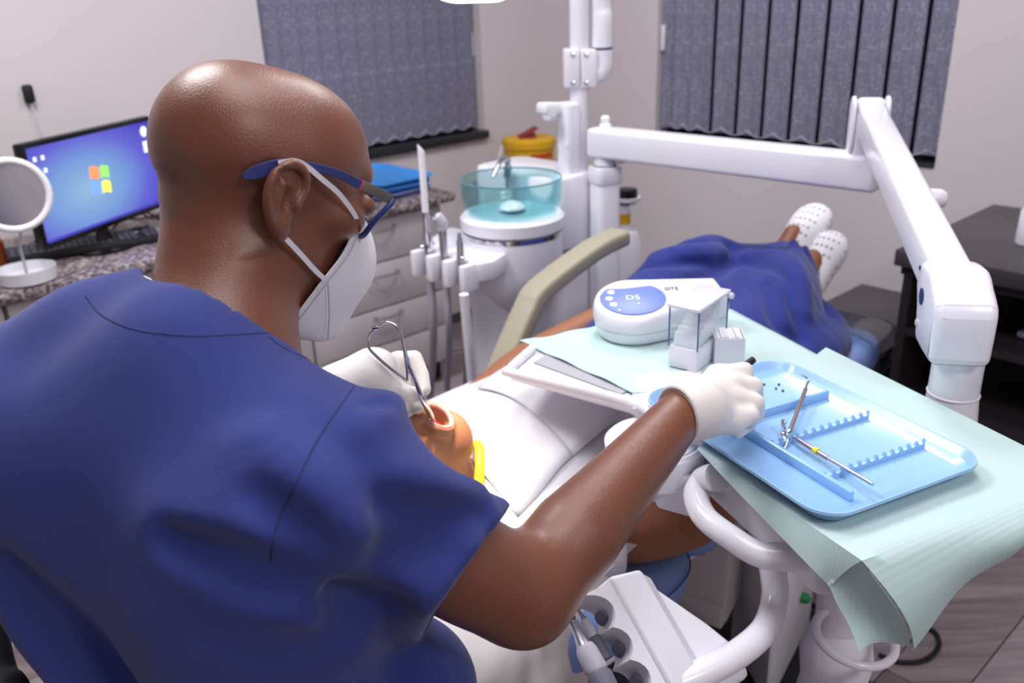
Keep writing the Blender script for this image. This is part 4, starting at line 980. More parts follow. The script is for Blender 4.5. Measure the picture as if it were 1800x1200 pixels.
# white perforated slip-on shoes
SHOE = mat('white_shoe_foam', '#eceaf0', .5); HOLE = mat('shoe_hole_grey', '#85828c', .8)
for k, (an, up_, tx) in enumerate(((W(1.335, -.065, .735), Vector((0, 0, 1))*.52+SD*.85+TD*.05, -.2), (W(1.29, .0, .650), Vector((0, 0, 1))*.66+SD*.72+TD*.10, .3))):
    up_ = up_.normalized(); sole = (SD*.95-up_*SD.dot(up_)); sole = (sole-up_*sole.dot(up_)).normalized(); wd = up_.cross(sole)
    SM = Matrix((up_, wd, sole)).transposed(); hl = an+SD*.03-up_*.02
    S = SDF(hl+up_*.08-Vector((.2, .2, .2)), hl+up_*.08+Vector((.2, .2, .2)), .0035)
    S.ell(hl+up_*.00, (.054, .045, .042), SM, .03); S.ell(hl+up_*.10+sole*.004, (.10, .050, .042), SM, .04); S.ell(hl+up_*.185+sole*.010, (.066, .054, .036), SM, .03)
    S.ell(hl+up_*.10+sole*.060, (.14, .08, .025), SM, .004, 'sub')
    S.limb([an-SD*.05+up_*.0, an+up_*.0, an+SD*.0-up_*.0], [.036, .037, .038], .004, 'sub')
    sm_ = S.mesh(1); so_ = link('shoe', sm_, SHOE, pt, label='white perforated slip-on shoe')
    tr = BVHTree.FromPolygons([_M[so_.name] @ v.co for v in sm_.vertices], [p.vertices[:] for p in sm_.polygons])
    dots = MB()
    for r_ in range(8):
        for c_ in range(-2, 3):
            q = hl+up_*(.045+.027*r_)+wd*(.0135*c_+(.006 if r_ % 2 else 0))-sole*.1
            h = tr.ray_cast(q, sole)
            if h[0] is not None: dots.lathe([(0, .0006), (.0042, .0004), (.0042, 0), (0, 0)], h[0], h[1], 8)
    for r_ in range(8):
        q = hl+up_*(.02+.025*r_)-sole*.004+(wd*.1 if wd.dot(TD) > 0 else -wd*.1); h = tr.ray_cast(q, (-wd if wd.dot(TD) > 0 else wd))
        if h[0] is not None: dots.lathe([(0, .0006), (.004, .0004), (.004, 0), (0, 0)], h[0], h[1], 8)
    dots.obj('perforations', HOLE, so_, kind='stuff')
# --- white drape over the chest, folded paper on top
DRP = mat('white_drape_paper', '#dbd9e0', .8, var=.015, vscale=20, bump=.08, bscale=60)
def dh(s_, t_):
    a = abs(t_-.0); z = .802-.012*((s_-.2)/.25)**2*(1 if s_ < .2 else .6)
    z -= .065*min(1, (a/.21)**2)
    if a > .19: z -= .5*(a-.19)
    near = math.hypot(s_-(.01), t_-.055)
    if near < .14: z -= .030*(1-near/.14)**1
    return z + .0025*sin(9*s_+14*t_)*cos(7*t_-5*s_)
dr = []
for i in range(41):
    s_ = .0+.46*i/40; row = []
    for j in range(49):
        t_ = -.33+.62*j/48; s2 = s_+(-.05-.15*max(0, min(1, (t_-.07)/.11))+.03*max(0, 1-((t_-.045)/.08)**2)**.5)*(1-i/40)
        z = dh(s2, t_)
        row.append(W(s2, t_, z))
    dr.append(row)
o = MB().grid(dr, .0015).obj('patient_drape', DRP, sharp=0); tag(o, 'white drape spread over the chest of the patient', 'drape')
# white sleeve end on the near arm
S = SDF(W(.1, .23, .7)-Vector((.16,)*3), W(.1, .23, .7)+Vector((.16,)*3), .004)
S.limb([W(.06, .20, .70), W(.10, .25, .69), W(.155, .285, .676)], [.066, .060, .056], .02); S.plane(W(.108, .255, .68), (SD*.75+TD*.6))
S.limb([W(.10, .25, .69), W(.17, .285, .672), W(.2, .29, .67)], [.044, .050, .052], .003, 'sub')
link('sleeve', S.mesh(1), DRP, pt, label='white short sleeve end')
def paper_grid(cor, lift, n=14, wob=.002):
    rows = []
    for i in range(n+1):
        u = i/n; row = []
        for j in range(n+1):
            v = j/n
            p = cor[0].lerp(cor[1], u).lerp(cor[3].lerp(cor[2], u), v); q = p-O_
            s_, t_ = q.dot(SD), q.dot(TD)
            row.append(Vector((p.x, p.y, dh(s_, t_)+lift+wob*sin(5*u+4*v))))
        rows.append(row)
    return rows
zz_ = .80
c1 = [onz(752, 712, zz_+.005), onz(838, 668, zz_+.005), onz(1008, 781, .79), onz(908, 864, .79)]
c2 = [onz(838, 668, zz_+.005), onz(905, 622, zz_+.005), onz(1092, 728, .79), onz(1008, 781, .79)]
PAP = mat('white_folded_paper', '#e2e0e6', .8, bump=.06, bscale=80)
fp = thing('folded_paper', 'white paper sheet with a crease, lying on the drape over the chest', 'paper', W(.15, .02, .80))
MB().grid(paper_grid(c1, .0035), .0006).obj('near_panel', PAP, fp, sharp=0)
g_ = paper_grid(c2, .004)
for i, r_ in enumerate(g_):
    for p in r_: p.z += .016*(i/14)**.6*(1 if i else 0)
MB().grid(g_, .0006).obj('far_panel', PAP, fp, sharp=0)
# ================================================================== the instrument table and what is on it
TZ = .885
def poly(px, z): return [(p.x, p.y) for p in (onz(x, y, z) for x, y in px)]
it = thing('instrument_table', 'white swing table with a bar handle, carrying the green cloths', 'table', onz(1300, 760, 0))
m_ = MB(); m_.prism(poly([(893, 647), (932, 612), (1180, 552), (1285, 540), (1460, 632), (1835, 806), (1848, 858), (1512, 972), (1462, 950), (1425, 925), (1228, 770), (1150, 745), (1108, 706)], TZ), TZ-.022, TZ, None, .007, 3); m_.obj('table_top', WHT, it)
m_ = MB(); m_.prism(poly([(1285, 640), (1460, 660), (1780, 800), (1800, 850), (1515, 965), (1440, 965), (1225, 780)], TZ-.03), TZ-.10, TZ-.022, None, .015, 3); m_.obj('control_housing', WHT2, it)
m_ = MB(); m_.prism(poly([(938, 637), (962, 622), (1150, 660), (1092, 693)], TZ+.002), TZ, TZ+.003); m_.obj('grey_mat', mat('grey_tray_mat', '#aaa9b0', .6), it)
e_ = [onz(x, y, TZ+.006) for x, y in ((935, 613), (897, 648), (906, 657), (1106, 706), (1160, 742))]
m_ = MB(); m_.tube(smooth_path(e_, 5), .0075, 12); m_.obj('raised_rim', WHT, it)
cc = onz(1152, 772, .87)
MB().lathe([(0, .80), (.045, .80), (.066, .825), (.069, .868), (.064, .873), (.060, .871), (0, .871)], (cc.x, cc.y, 0), n=48).obj('control_head', WHT, it)
MB().lathe([(0, .8712), (.057, .8712), (.057, .8722), (0, .8722)], (cc.x, cc.y, 0), n=48).obj('touch_membrane', mat('pale_grey_membrane', '#d7d9e6', .4), it)
m_ = MB(); m_.prism(poly([(1165, 800), (1215, 800), (1225, 870), (1180, 858), (1150, 850)], .83), .79, .85, None, .01); m_.obj('head_bracket', WHT2, it)
# bar handle and the bent tube that carries the handpiece holder
hpth = [onz(1262, 838, .865), onz(1236, 846, .845), onz(1224, 872, .835), onz(1240, 910, .83), onz(1290, 948, .825), onz(1330, 972, .82), onz(1372, 978, .82), onz(1440, 972, .83)]
MB().tube(smooth_path(hpth, 6), [.019, .018, .0165, .0155, .0150, .0155, .017, .019], 20).obj('bar_handle', WHT, it)
tp = [at(1352, 955, 1.10), at(1358, 1000, 1.10), at(1362, 1050, 1.09), at(1345, 1105, 1.06), at(1295, 1150, 1.03), at(1230, 1185, 1.01), at(1180, 1205, 1.00)]
MB().tube(smooth_path(tp, 7), .0165, 22).obj('bent_tube', WHT, it)
# handpiece holder: a bar with scalloped bays
hq0, hq1 = at(1078, 1030, 1.03), at(1205, 1260, .97)
hx_ = (hq1-hq0); HLn = hx_.length; hx_.normalize(); hup = Vector((0, 0, 1)); hy_ = hup.cross(hx_).normalized()     # hy_: away from the bays
if hy_.dot(RT) < 0: hy_ = -hy_
hz_ = hx_.cross(hy_); hz_ = hz_ if hz_.z > 0 else -hz_
HMx = Matrix((hx_, hy_, hz_)).transposed().to_4x4(); HMx.translation = hq0
hh = thing('handpiece_holder', 'white handpiece holder with round bays on the bent tube under the table', 'holder', (hq0+hq1)/2)
bay = .026; n_b = 4; pitch = HLn/n_b
def bay_y(x):
    y = -.052
    for k in range(n_b):
        u = (x-pitch*(k+.5))/bay
        if abs(u) < 1: y = max(y, -.052+.040*math.sqrt(1-u*u))
    return y
xs = sorted(set([0, HLn]+[pitch*(k+.5)-bay*cos(pi*j/14) for k in range(n_b) for j in range(15)]))
rows = [[HMx @ Vector((x, y, z)) for y, z in ((.006, -.052), (.006, -.002), (bay_y(x), -.002), (bay_y(x), -.052), (.006, -.052))] for x in xs]
MB().grid(rows).obj('bay_block', WHT2, hh, sharp=40)
for k in range(n_b):
    m_ = MB(); m_.lathe([(0, 0), (.0095, 0), (.0095, .002), (0, .002)], HMx @ Vector((pitch*(k+.5)+.004, -.0165, -.030)), (HMx.to_3x3() @ Vector((.25, -1, .3))), 18); m_.obj('bay_hole', mat('grey_bay_hole', '#6f6f82', .6), hh)
m_ = MB(); m_.prism([(-.012, .0), (HLn, .0), (HLn, .045), (-.004, .045)], -.060, .004, HMx, .006, 3); m_.obj('top_bar', WHT2, hh)
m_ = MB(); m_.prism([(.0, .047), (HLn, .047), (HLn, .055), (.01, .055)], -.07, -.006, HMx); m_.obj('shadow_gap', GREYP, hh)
m_ = MB(); m_.prism([(.012, .055), (HLn, .055), (HLn, .115), (.125, .120), (.085, .100)], -.085, -.012, HMx, .008, 3); m_.obj('rear_cover', WHT2, hh)
def handpiece(label, k, headpx, bodypx, q=1):
    a0, a1 = at(*headpx), at(*bodypx); d = (a1-a0).normalized(); L2 = (a1-a0).length
    t = thing('handpiece', label, 'instrument', a1)
    MB().lathe([(0, 0), (.0045*q, 0), (.0055*q, .004), (.005*q, .012), (.006*q, .02), (.0085*q, L2*.38), (.0095*q, L2*.42)], a0, d, 20).obj('neck', ALUM, t)
    MB().lathe([(.0105*q, L2*.42), (.0125*q, L2*.5), (.0135*q, L2*.75), (.012*q, L2*.80), (0, L2*.80)], a0, d, 22).obj('grip', GREYP, t)
    MB().lathe([(.012*q, L2*.80), (.015*q, L2*.86), (.014*q, L2*1.3), (0, L2*1.3)], a0, d, 22).obj('sleeve', mat('slate_handpiece_sleeve', '#6d6d7c', .5), t)
    MB().lathe([(0, -.005), (.005, -.005), (.006, .002), (.005, .007), (0, .007)], a0, (d.cross(RT)).normalized(), 16).obj('head', CHROME, t)
handpiece('slim steel handpiece with a grey grip, leaning in the middle bay of the white holder', 1, (1003, 1087, 1.01), (1062, 1205, .965))
handpiece('steel handpiece mostly hidden by the elbow, resting in the upper bay of the holder', 0, (1008, 1058, 1.06), (1052, 1135, 1.03), .55)
# post under the table with a ring
rc = at(1503, 1118, 1.20)
rp = thing('ring_stand', 'white post with a round hanger ring, below the hanging corner of the green cloth', 'stand', (rc.x, rc.y+.0, 0))
rxy = at(1478, 1090, 1.26)
MB().tube([Vector((rxy.x, rxy.y, .775)), Vector((rxy.x, rxy.y, .55)), Vector((rxy.x, rxy.y, rc.z-.06))], [.040, .036, .034], 28, flat=.8).obj('post_neck', WHT, rp)
MB().lathe([(0, 0), (.030, 0), (.046, -.02), (.052, -.05), (.046, -.10), (.050, -.12), (.050, -rc.z+.09), (0, -rc.z+.09)], (rxy.x, rxy.y, rc.z-.03), n=36).obj('post_body', WHT, rp)
MB().ring(rc, .050, .0062, (0.1, -.15, 1), 48, 12, 1.05, 1.0).obj('hanger_ring', WHT, rp)
MB().lathe([(0, 0), (.16, 0), (.16, .02), (.06, .05), (0, .05)], (rxy.x, rxy.y, .002), n=36).obj('foot', WHT2, rp)
# cables on the floor
for P, lb in (([(1392, 1030), (1420, 1055), (1455, 1085), (1490, 1120)], 'black cable on the floor boards to the left of the white ring'),
              ([(1350, 1200), (1400, 1172), (1450, 1160), (1520, 1140)], 'black cable on the floor boards at the bottom edge, passing the white post'),
              ([(1600, 1100), (1640, 1108), (1650, 1135), (1625, 1160), (1580, 1163), (1545, 1150)], 'loop of black cable on the floor boards under the hanging green cloth')):
    o = MB().tube(smooth_path([onz(x, y, .007) for x, y in P], 6), .0055, 8).obj('cable', BLACKM); tag(o, lb, 'cable')
# --- green cloths
def cloth_mat():
    m = mat('pale_green_crepe', '#bbd4d2', .85); nt = m.node_tree; b = nt.nodes['Principled BSDF']
    tc = nt.nodes.new('ShaderNodeTexCoord'); mp = nt.nodes.new('ShaderNodeMapping'); mp.inputs['Rotation'].default_value = (0, 0, radians(64)); 
    wv = nt.nodes.new('ShaderNodeTexWave'); wv.inputs['Scale'].default_value = 60; wv.bands_direction = 'X'; wv.inputs['Distortion'].default_value = .15
    nz = nt.nodes.new('ShaderNodeTexNoise'); nz.inputs['Scale'].default_value = 14; nz.inputs['Detail'].default_value = 4
    ad = nt.nodes.new('ShaderNodeMath'); ad.operation = 'MULTIPLY_ADD'; ad.inputs[1].default_value = 3.0
    bp = nt.nodes.new('ShaderNodeBump'); bp.inputs['Strength'].default_value = .12; bp.inputs['Distance'].default_value = .0012
    nt.links.new(tc.outputs['Object'], mp.inputs[0]); nt.links.new(mp.outputs[0], wv.inputs['Vector']); nt.links.new(tc.outputs['Object'], nz.inputs['Vector'])
    nt.links.new(nz.outputs['Fac'], ad.inputs[0]); nt.links.new(wv.outputs['Fac'], ad.inputs[2]); nt.links.new(ad.outputs[0], bp.inputs['Height']); nt.links.new(bp.outputs['Normal'], b.inputs['Normal'])
    b.inputs['Transmission Weight'].default_value = 0; return m
CLO = cloth_mat()
def quadgrid(a, b, c, d, nu, nv, fz=None):
    rows = []
    for i in range(nu+1):
        u = i/nu; rows.append([])
        for j in range(nv+1):
            v = j/nv; p = a.lerp(b, u).lerp(d.lerp(c, u), v); p = p+Vector((0, 0, fz(u, v) if fz else 0)); rows[-1].append(p)
    return rows
z1 = TZ+.0036
def f1(u, v): return .0006*sin(11*u)*sin(9*v) + .0045*max(0, 1-u*9)*(.4+.6*sin(4+9*v)**2)
rows = quadgrid(onz(913, 601, z1), onz(1252, 527, z1), onz(1500, 655, z1), onz(1112, 692, z1), 40, 40, f1)
for i in range(41): rows[i][40] += Vector((.0025*sin(i*.9), -.003*sin(i*.7+1), .0005)); rows[i][0] += Vector((0, .003*sin(i*.8), 0))
o = MB().grid(rows, .0007).obj('green_cloth', CLO, sharp=0); tag(o, 'pale green cloth lying flat under the scaler and the clear box', 'cloth')
z2 = TZ+.0052
Xf, Yf = onz(1515, 985, z2), onz(1860, 862, z2)
Af, Bf, Df = onz(1452, 610, z2), onz(1838, 802, z2), onz(1226, 786, z2)
nE = (Yf-Xf).cross(Vector((0, 0, 1))).normalized(); nE = nE if nE.dot(CAM-Xf) > 0 else -nE
nN = (Xf-Df).cross(Vector((0, 0, 1))).normalized(); nN = nN if nN.dot(CAM-Df) > 0 else -nN
m_ = MB()
def f2(u, v): return (.0010*sin(13*u+3*v)*sin(10*v)+.0012*max(0, sin(3*u+2))*max(0, 1-v*6))*sin(pi*u)*sin(pi*v)
m_.grid(quadgrid(Af, Bf, Yf, Xf, 24, 24, f2)); m_.grid(quadgrid(Af, Xf, Df, Df.lerp(Af, .999), 24, 24, f2))
# near strip that slopes over the edge
N_ = 24; low = [onz(x, y, z) for x, y, z in ((1226, 790, z2-.002), (1290, 858, z2-.012), (1360, 930, z2-.026), (1425, 997, z2-.040), (1459, 1031, z2-.052))]
lowp = smooth_path(low, 6); rows = []
for i, p in enumerate(lowp):
    u = i/(len(lowp)-1); q = Df.lerp(Xf, u); rows.append([q.lerp(p, k/5)+Vector((0, 0, .004*sin(pi*k/5)*u)) for k in range(6)])
m_.grid(rows)
# hanging end panel
ed = [((1600, 1135), .022), ((1690, 1045), .018), ((1760, 985), .016), ((1800, 945), .012), ((1856, 900), .006)]
lp_ = smooth_path([onpl(x, y, Xf+nE*o_, nE) for (x, y), o_ in ed], 6); rows = []
for i, p in enumerate(lp_):
    u = i/(len(lp_)-1); q = Xf.lerp(Yf, u)
    rows.append([q.lerp(p, k/8)+nE*(.018*sin(pi*min(1, k/8*1.0))+.006*sin(9*u+2)*k/8)+Vector((0, 0, .004*sin(pi*k/8))) for k in range(9)])
m_.grid(rows)
# folded corner flap
fl = [lowp[-1], onpl(1472, 1062, Xf+nN*.004, nN), onpl(1495, 1105, Xf-nN*.002, nN), onpl(1510, 1146, Xf+nN*.002, nN)]
fl = smooth_path(fl, 4); rows = []
for i, p in enumerate(fl):
    u = i/(len(fl)-1); q = Xf.lerp(lp_[0], u)+nE*(.018*sin(pi*u)); rows.append([q.lerp(p, k/5)-nE*(.012*sin(pi*k/5)) for k in range(6)])
m_.grid(rows)
bmesh.ops.remove_doubles(m_.bm, verts=m_.bm.verts, dist=.0008)
bmesh.ops.recalc_face_normals(m_.bm, faces=m_.bm.faces); bmesh.ops.solidify(m_.bm, geom=m_.bm.faces[:], thickness=.0007)
o = m_.obj('green_cloth', CLO, sharp=50); tag(o, 'pale green cloth under the blue tray, its corner hanging over the table edge', 'cloth')
# --- ultrasonic scaler
SZ = TZ+.0052
sc_c = onz(1112, 547, .93); tgt = onz(1236, 500, .965); tdir = Vector((tgt.x-sc_c.x, tgt.y-sc_c.y, 0)); tl_ = tdir.length+.035; tdir.normalize()
us = thing('ultrasonic_scaler', 'rounded white scaler unit with a blue touch panel and three round buttons', 'scaler', (sc_c.x, sc_c.y, SZ), math.atan2(tdir.y, tdir.x))
def tear(r, e, l, w_, n=28):
    out = [(l, -w_), (l, w_)]
    a0 = math.acos(max(-1, min(1, (r-w_)/l)))
    for k in range(n+1):
        a = a0+(2*pi-2*a0)*k/n; out.append((r*cos(a), r*sin(a)))
    return out
camdir = Matrix.Rotation(-us.rotation_euler.z, 3, 'Z') @ Vector((RT.x, RT.y, 0)); ca = math.atan2(camdir.y, camdir.x)
TLV = (cos(ca+pi/2), sin(ca+pi/2))
def loft(levels, m, nm, parent):
    mm_ = MB(); V = []
    for (sc, z, tilt) in levels:
        V.append([mm_.bm.verts.new((x*sc if x < .03 else x-(1-sc)*.05, y*sc, z+tilt*(x*TLV[0]+y*TLV[1]))) for x, y in tear(.0665, 0, tl_, .030)])
    n = len(V[0])
    for i in range(len(V)-1):
        for k in range(n): mm_.bm.faces.new((V[i][k], V[i][(k+1) % n], V[i+1][(k+1) % n], V[i+1][k]))
    mm_.bm.faces.new(V[0][::-1]); mm_.bm.faces.new(V[-1]); return mm_.obj(nm, m, parent, False, sharp=40)
loft([(.80, .0, 0), (.88, .006, 0), (.95, .018, 0), (.965, .022, 0)], WHT, 'lower_shell', us)
loft([(.955, .022, 0), (.955, .0245, .02)], mat('seam_teal_reflection', '#a9d3d3', .4), 'joint_band', us)  # seam groove, with a teal reflection put into its colour
TLT = .20
loft([(.97, .0245, .02), (1.0, .034, .07), (1.0, .046, .15), (.975, .055, TLT), (.93, .0605, TLT), (.86, .063, TLT)], WHT, 'upper_shell', us)
nt_ = Vector((-TLT*TLV[0], -TLT*TLV[1], 1)).normalized(); PMx = frame((1, 0, TLT*TLV[0]), nt_)
MB().lathe([(0, 0), (.052, 0), (.0525, .0006), (.051, .0012), (0, .0012)], (.0, 0, .0628), n=56, M=PMx, sx=1.06, sy=.98).obj('blue_panel', mat('periwinkle_panel', '#6f86e0', .38), us, False)
camdir = Matrix.Rotation(-us.rotation_euler.z, 3, 'Z') @ Vector((RT.x, RT.y, 0)); ca = math.atan2(camdir.y, camdir.x)
def onpanel(r, a): return Vector((0, 0, .0628))+PMx @ Vector((r*cos(a), r*sin(a), .0012))
BTN = mat('white_button', '#f2f2f6', .4)
base_a = ca+pi
for k, a in enumerate((-.42, .12, .62)):
    MB().lathe([(0, 0), (.0062, 0), (.0062, .0008), (0, .001)], onpanel(.040, base_a+a-.1), n=20, M=PMx).obj('button', BTN, us, False)
for r, a in ((.046, base_a+.95), (.047, ca+1.5), (.045, ca+1.75), (.02, ca-1.2)):
    MB().lathe([(0, 0), (.0018, 0), (.0018, .0006), (0, .0006)], onpanel(r, a), n=12, M=PMx).obj('indicator', mat('pale_led', '#cfd6ff', .4, emit=.6), us, False)
TXr = PMx.to_4x4() @ Matrix.Rotation(ca, 4, 'Z')
me = text_mesh('D5', .020, .0003, Matrix.Translation(Vector((0, 0, .0628))+PMx @ Vector((0, 0, .0014))) @ TXr)
link('panel_print', me, mat('white_print', '#eef0ff', .5), us, False)
me = text_mesh('DTE', .013, .0003, Matrix.Translation(Vector((.072, .010, .0652+TLT*(.072*TLV[0]+.010*TLV[1])))) @ PMx.to_4x4() @ Matrix.Rotation(ca, 4, 'Z'))
link('logo_print', me, mat('slate_print', '#59627e', .5), us, False)
# --- clear box of paper packs
p1, p2, p3 = onz(1174, 640, .893), onz(1224, 652, .893), onz(1280, 613, .893)
bx = (p2-p1).normalized(); by = Vector((-bx.y, bx.x, 0)); bw, bd = (p2-p1).length, (p3-p2).length*.98
dbx = thing('clear_box', 'clear acrylic box with a white lid and white base, holding folded white packs', 'box', (p1+p2)/2+by*bd/2-Vector((0, 0, .893-SZ)), math.atan2(bx.y, bx.x))
hb = .034; ht_ = .098
MB().box((0, 0, hb/2), (bw, bd, hb), None, .002).obj('base', WHT, dbx, False)
ACR = thin_clear('clear_acrylic', '#fafcfd'); EDGE = mat('acrylic_edge_blue', '#4a5d92', .2)
for (cx_, cy_, sx__, sy__) in ((0, -bd/2+.001, bw, .002), (0, bd/2-.001, bw, .002), (-bw/2+.001, 0, .002, bd-.004), (bw/2-.001, 0, .002, bd-.004)):
    MB().box((cx_, cy_, (hb+ht_)/2), (sx__, sy__, ht_-hb)).obj('clear_wall', ACR, dbx, False)
for (cx_, cy_) in ((-bw/2, -bd/2), (bw/2, -bd/2), (bw/2, bd/2)):
    MB().box((cx_, cy_, (hb+ht_)/2), (.0018, .0018, ht_-hb)).obj('wall_edge', EDGE, dbx, False)
m_ = MB(); m_.prism([(-bw/2-.003, -bd/2-.004), (bw/2+.003, -bd/2-.006), (bw/2+.004, bd/2+.002), (-bw/2-.003, bd/2+.002)], ht_, ht_+.006, None, .002); m_.obj('lid', WHT, dbx, False)
MB().tube([(bw/2+.002, bd/2, ht_-.004), (bw/2+.008, bd/2, ht_-.004)], .005, 12).obj('hinge', WHT, dbx, False)
PACK = mat('white_pack_paper', '#f6f5f8', .8)
for k in range(8):
    o_ = MB().box((0, -bd/2+.012+.0098*k, hb+.010+.0034*k), (bw-.008, .007, .022+.0045*k), Matrix.Rotation(radians(-14), 3, 'X'), .0015).obj('paper_pack', PACK, None)
    o_.location = dbx.location; o_.rotation_euler = dbx.rotation_euler; tag(o_, 'folded white paper pack inside the clear box, '+['frontmost and lowest', 'second from the front', 'third from the front', 'fourth from the front', 'fourth from the back', 'third from the back', 'second from the back', 'rearmost and tallest'][k], 'paper pack', 'paper packs in the clear box')
# --- small white box of gauze
c1_, c2_, c3_ = onz(1256, 637, .893), onz(1302, 637, .893), onz(1322, 622, .893)
gx = (c2_-c1_).normalized(); gw, gd = .044, .042
gb = thing('gauze_box', 'small white open box filled with gauze squares, beside the clear box', 'box', c1_+gx*gw/2+Vector((-gx.y, gx.x, 0))*gd/2-Vector((0, 0, .893-SZ)), math.atan2(gx.y, gx.x))
for (cx_, cy_, a_, b_) in ((0, -gd/2, gw, .002), (0, gd/2, gw, .002), (-gw/2, 0, .002, gd), (gw/2, 0, .002, gd)): MB().box((cx_, cy_, .0215), (a_, b_, .043)).obj('wall', WHT, gb, False)
MB().box((0, 0, .0015), (gw, gd, .003)).obj('bottom', WHT, gb, False)
for k in range(7): MB().box((-.0168+.0056*k, 0, .024+.0010*(k % 3)), (.0058, .038, .040), Matrix.Rotation(radians(3*(k % 2)-1), 3, 'Y'), .001, 1).obj('gauze_layer', mat('white_gauze', '#f4f2f5', .9), gb, False)
# --- white card
q_ = [onz(x, y, SZ-.0005) for x, y in ((1110, 657), (1232, 651), (1236, 714), (1113, 718))]
o = MB().grid(quadgrid(q_[0], q_[1], q_[2], q_[3], 8, 6, lambda u, v: .001*sin(3*u)), .0004).obj('white_card', PAP); tag(o, 'white card lying on the table edge, left of the gloved hand', 'card')
# --- blue tray in use
TRZ = SZ+.0012
ta, tc_ = onz(1356, 628, TRZ+.018), onz(1474, 925, TRZ+.018); tcn = (onz(1350, 629, TRZ+.018)+onz(1484, 919, TRZ+.018))/2
txd = Vector((.43, -.903, 0)).normalized()
tr_ = thing('instrument_tray', 'light blue compartment tray on the green cloth, with probes lying in it', 'tray', (tcn.x, tcn.y, TRZ), math.atan2(txd.y, txd.x))
tray_shell(MB()).obj('shell', TRAYB, tr_, world=False)
def tl(px, z=.005):                                                # photo point -> tray coordinates
    p = onz(px[0], px[1], TRZ+z); return Matrix.Rotation(-tr_.rotation_euler.z, 3, 'Z') @ (p-Vector((tcn.x, tcn.y, TRZ)))
def wall(pa, pb, h, nm, th=.005):
    a_, b_ = Vector((pa[0], pa[1], 0)), Vector((pb[0], pb[1], 0)); d_ = (b_-a_).normalized(); L = (b_-a_).length
    M = Matrix.Translation(Vector((a_.x, a_.y, .0038))) @ Matrix((d_, Vector((0, 0, 1)), d_.cross(Vector((0, 0, 1))))).transposed().to_4x4()
    mm_ = MB(); mm_.prism([(0, 0), (L, 0), (L, h), (0, h)], -th/2, th/2, M, .0012); return mm_.obj(nm, TRAYB, tr_, False)
def comb(pa, pb, h, teeth):
    a_, b_ = Vector((pa[0], pa[1], 0)), Vector((pb[0], pb[1], 0)); d_ = (b_-a_).normalized(); L = (b_-a_).length
    M = Matrix.Translation(Vector((a_.x, a_.y, .0038))) @ Matrix((d_, Vector((0, 0, 1)), d_.cross(Vector((0, 0, 1))))).transposed().to_4x4()
    P = [(0, 0), (L, 0), (L, h)]; w_ = L/teeth
    for k in range(teeth-1, -1, -1):
        x1 = w_*(k+1); x0 = w_*k
        P.append((x1-.0004, h))
        for j in range(5): a = pi*j/4; P.append(((x0+x1)/2+(w_/2-.0006)*cos(a), h-.0068*sin(a)))
        P.append((x0+.0004, h))
    P.append((0, h))
    mm_ = MB(); mm_.prism(P, -.0018, .0018, M); return mm_.obj('comb_ridge', TRAYB, tr_, False)
hy = TW/2-.017; hxx = TL/2-.017; yd = -.058
xw = tl((1400, 715))[0]; xc1 = tl((1445, 760))[0]; xc2 = tl((1550, 810))[0]
wall((-hxx, yd), (hxx-.015, yd), .013, 'divider_wall', .007)
wall((xw, yd), (xw, hy), .013, 'divider_wall', .005)
wall((xw, .0), (xw-.035, .0), .010, 'divider_wall', .004)
comb((xc1, yd+.004), (xc1, hy), .013, 12); comb((xc2, yd+.004), (xc2, hy), .013, 12)
# instruments in the tray
ROSE = mat('rosy_steel', '#b9a3a5', .28, 1); STL = mat('bright_steel', '#c9cad2', .18, 1)
def tz(px, z): return onz(px[0], px[1], TRZ+z)
t = thing('hooked_probe', 'rosy steel probe with a fine hooked tip, leaning on the tray wall', 'probe', tz((1385, 765), .004))
MB().tube([tz((1389, 757), .016), tz((1416, 684), .024)], .0030, 14).obj('handle', ROSE, t)
MB().tube(smooth_path([tz((1416, 684), .024), tz((1419, 674), .026), tz((1421, 668), .028), tz((1414, 661), .032), tz((1409, 660), .034)], 4), [.002, .0008], 8).obj('hook_tip', STL, t)
MB().tube(smooth_path([tz((1389, 757), .016), tz((1385, 762), .014), tz((1386, 772), .011), tz((1380, 788), .007)], 4), [.003, .0034, .0022, .0012], 10).obj('lower_tip', STL, t)
t = thing('banded_explorer', 'steel explorer with a yellow band, lying across the comb ridges of the tray', 'explorer', tz((1460, 810), .012))
MB().tube([tz((1403, 773), .013), tz((1455, 805), .015)], .0031, 14).obj('ribbed_handle', ROSE, t)
MB().tube([tz((1455, 805), .015), tz((1534, 851), .019)], [.0025, .0023], 14).obj('shaft', STL, t)
MB().tube([tz((1431, 790), .0142), tz((1438, 794.5), .0145)], .0040, 14).obj('yellow_band', mat('yellow_silicone', '#ead81f', .5), t)
MB().tube([tz((1403, 773), .013), tz((1392, 766), .012)], [.0022, .0008], 8).obj('fine_tip', STL, t)
t = thing('chrome_clip', 'small twisted chrome clip standing against the lower end of the hooked probe', 'clip', tz((1379, 770), .004))
MB().tube(smooth_path([tz((1377, 737), .022), tz((1376, 746), .019), tz((1380, 756), .014), tz((1377, 764), .010), tz((1381, 776), .008)], 5), [.0012, .0024, .0016, .003, .0012], 8).obj('twisted_stem', CHROME, t)
MB().ring(tz((1377, 741), .021), .0028, .0009, (1, .3, .2), 18, 6, 1, 1.7).obj('eye', CHROME, t)
BRK = mat('gunmetal_bracket', '#55566a', .35, .7)
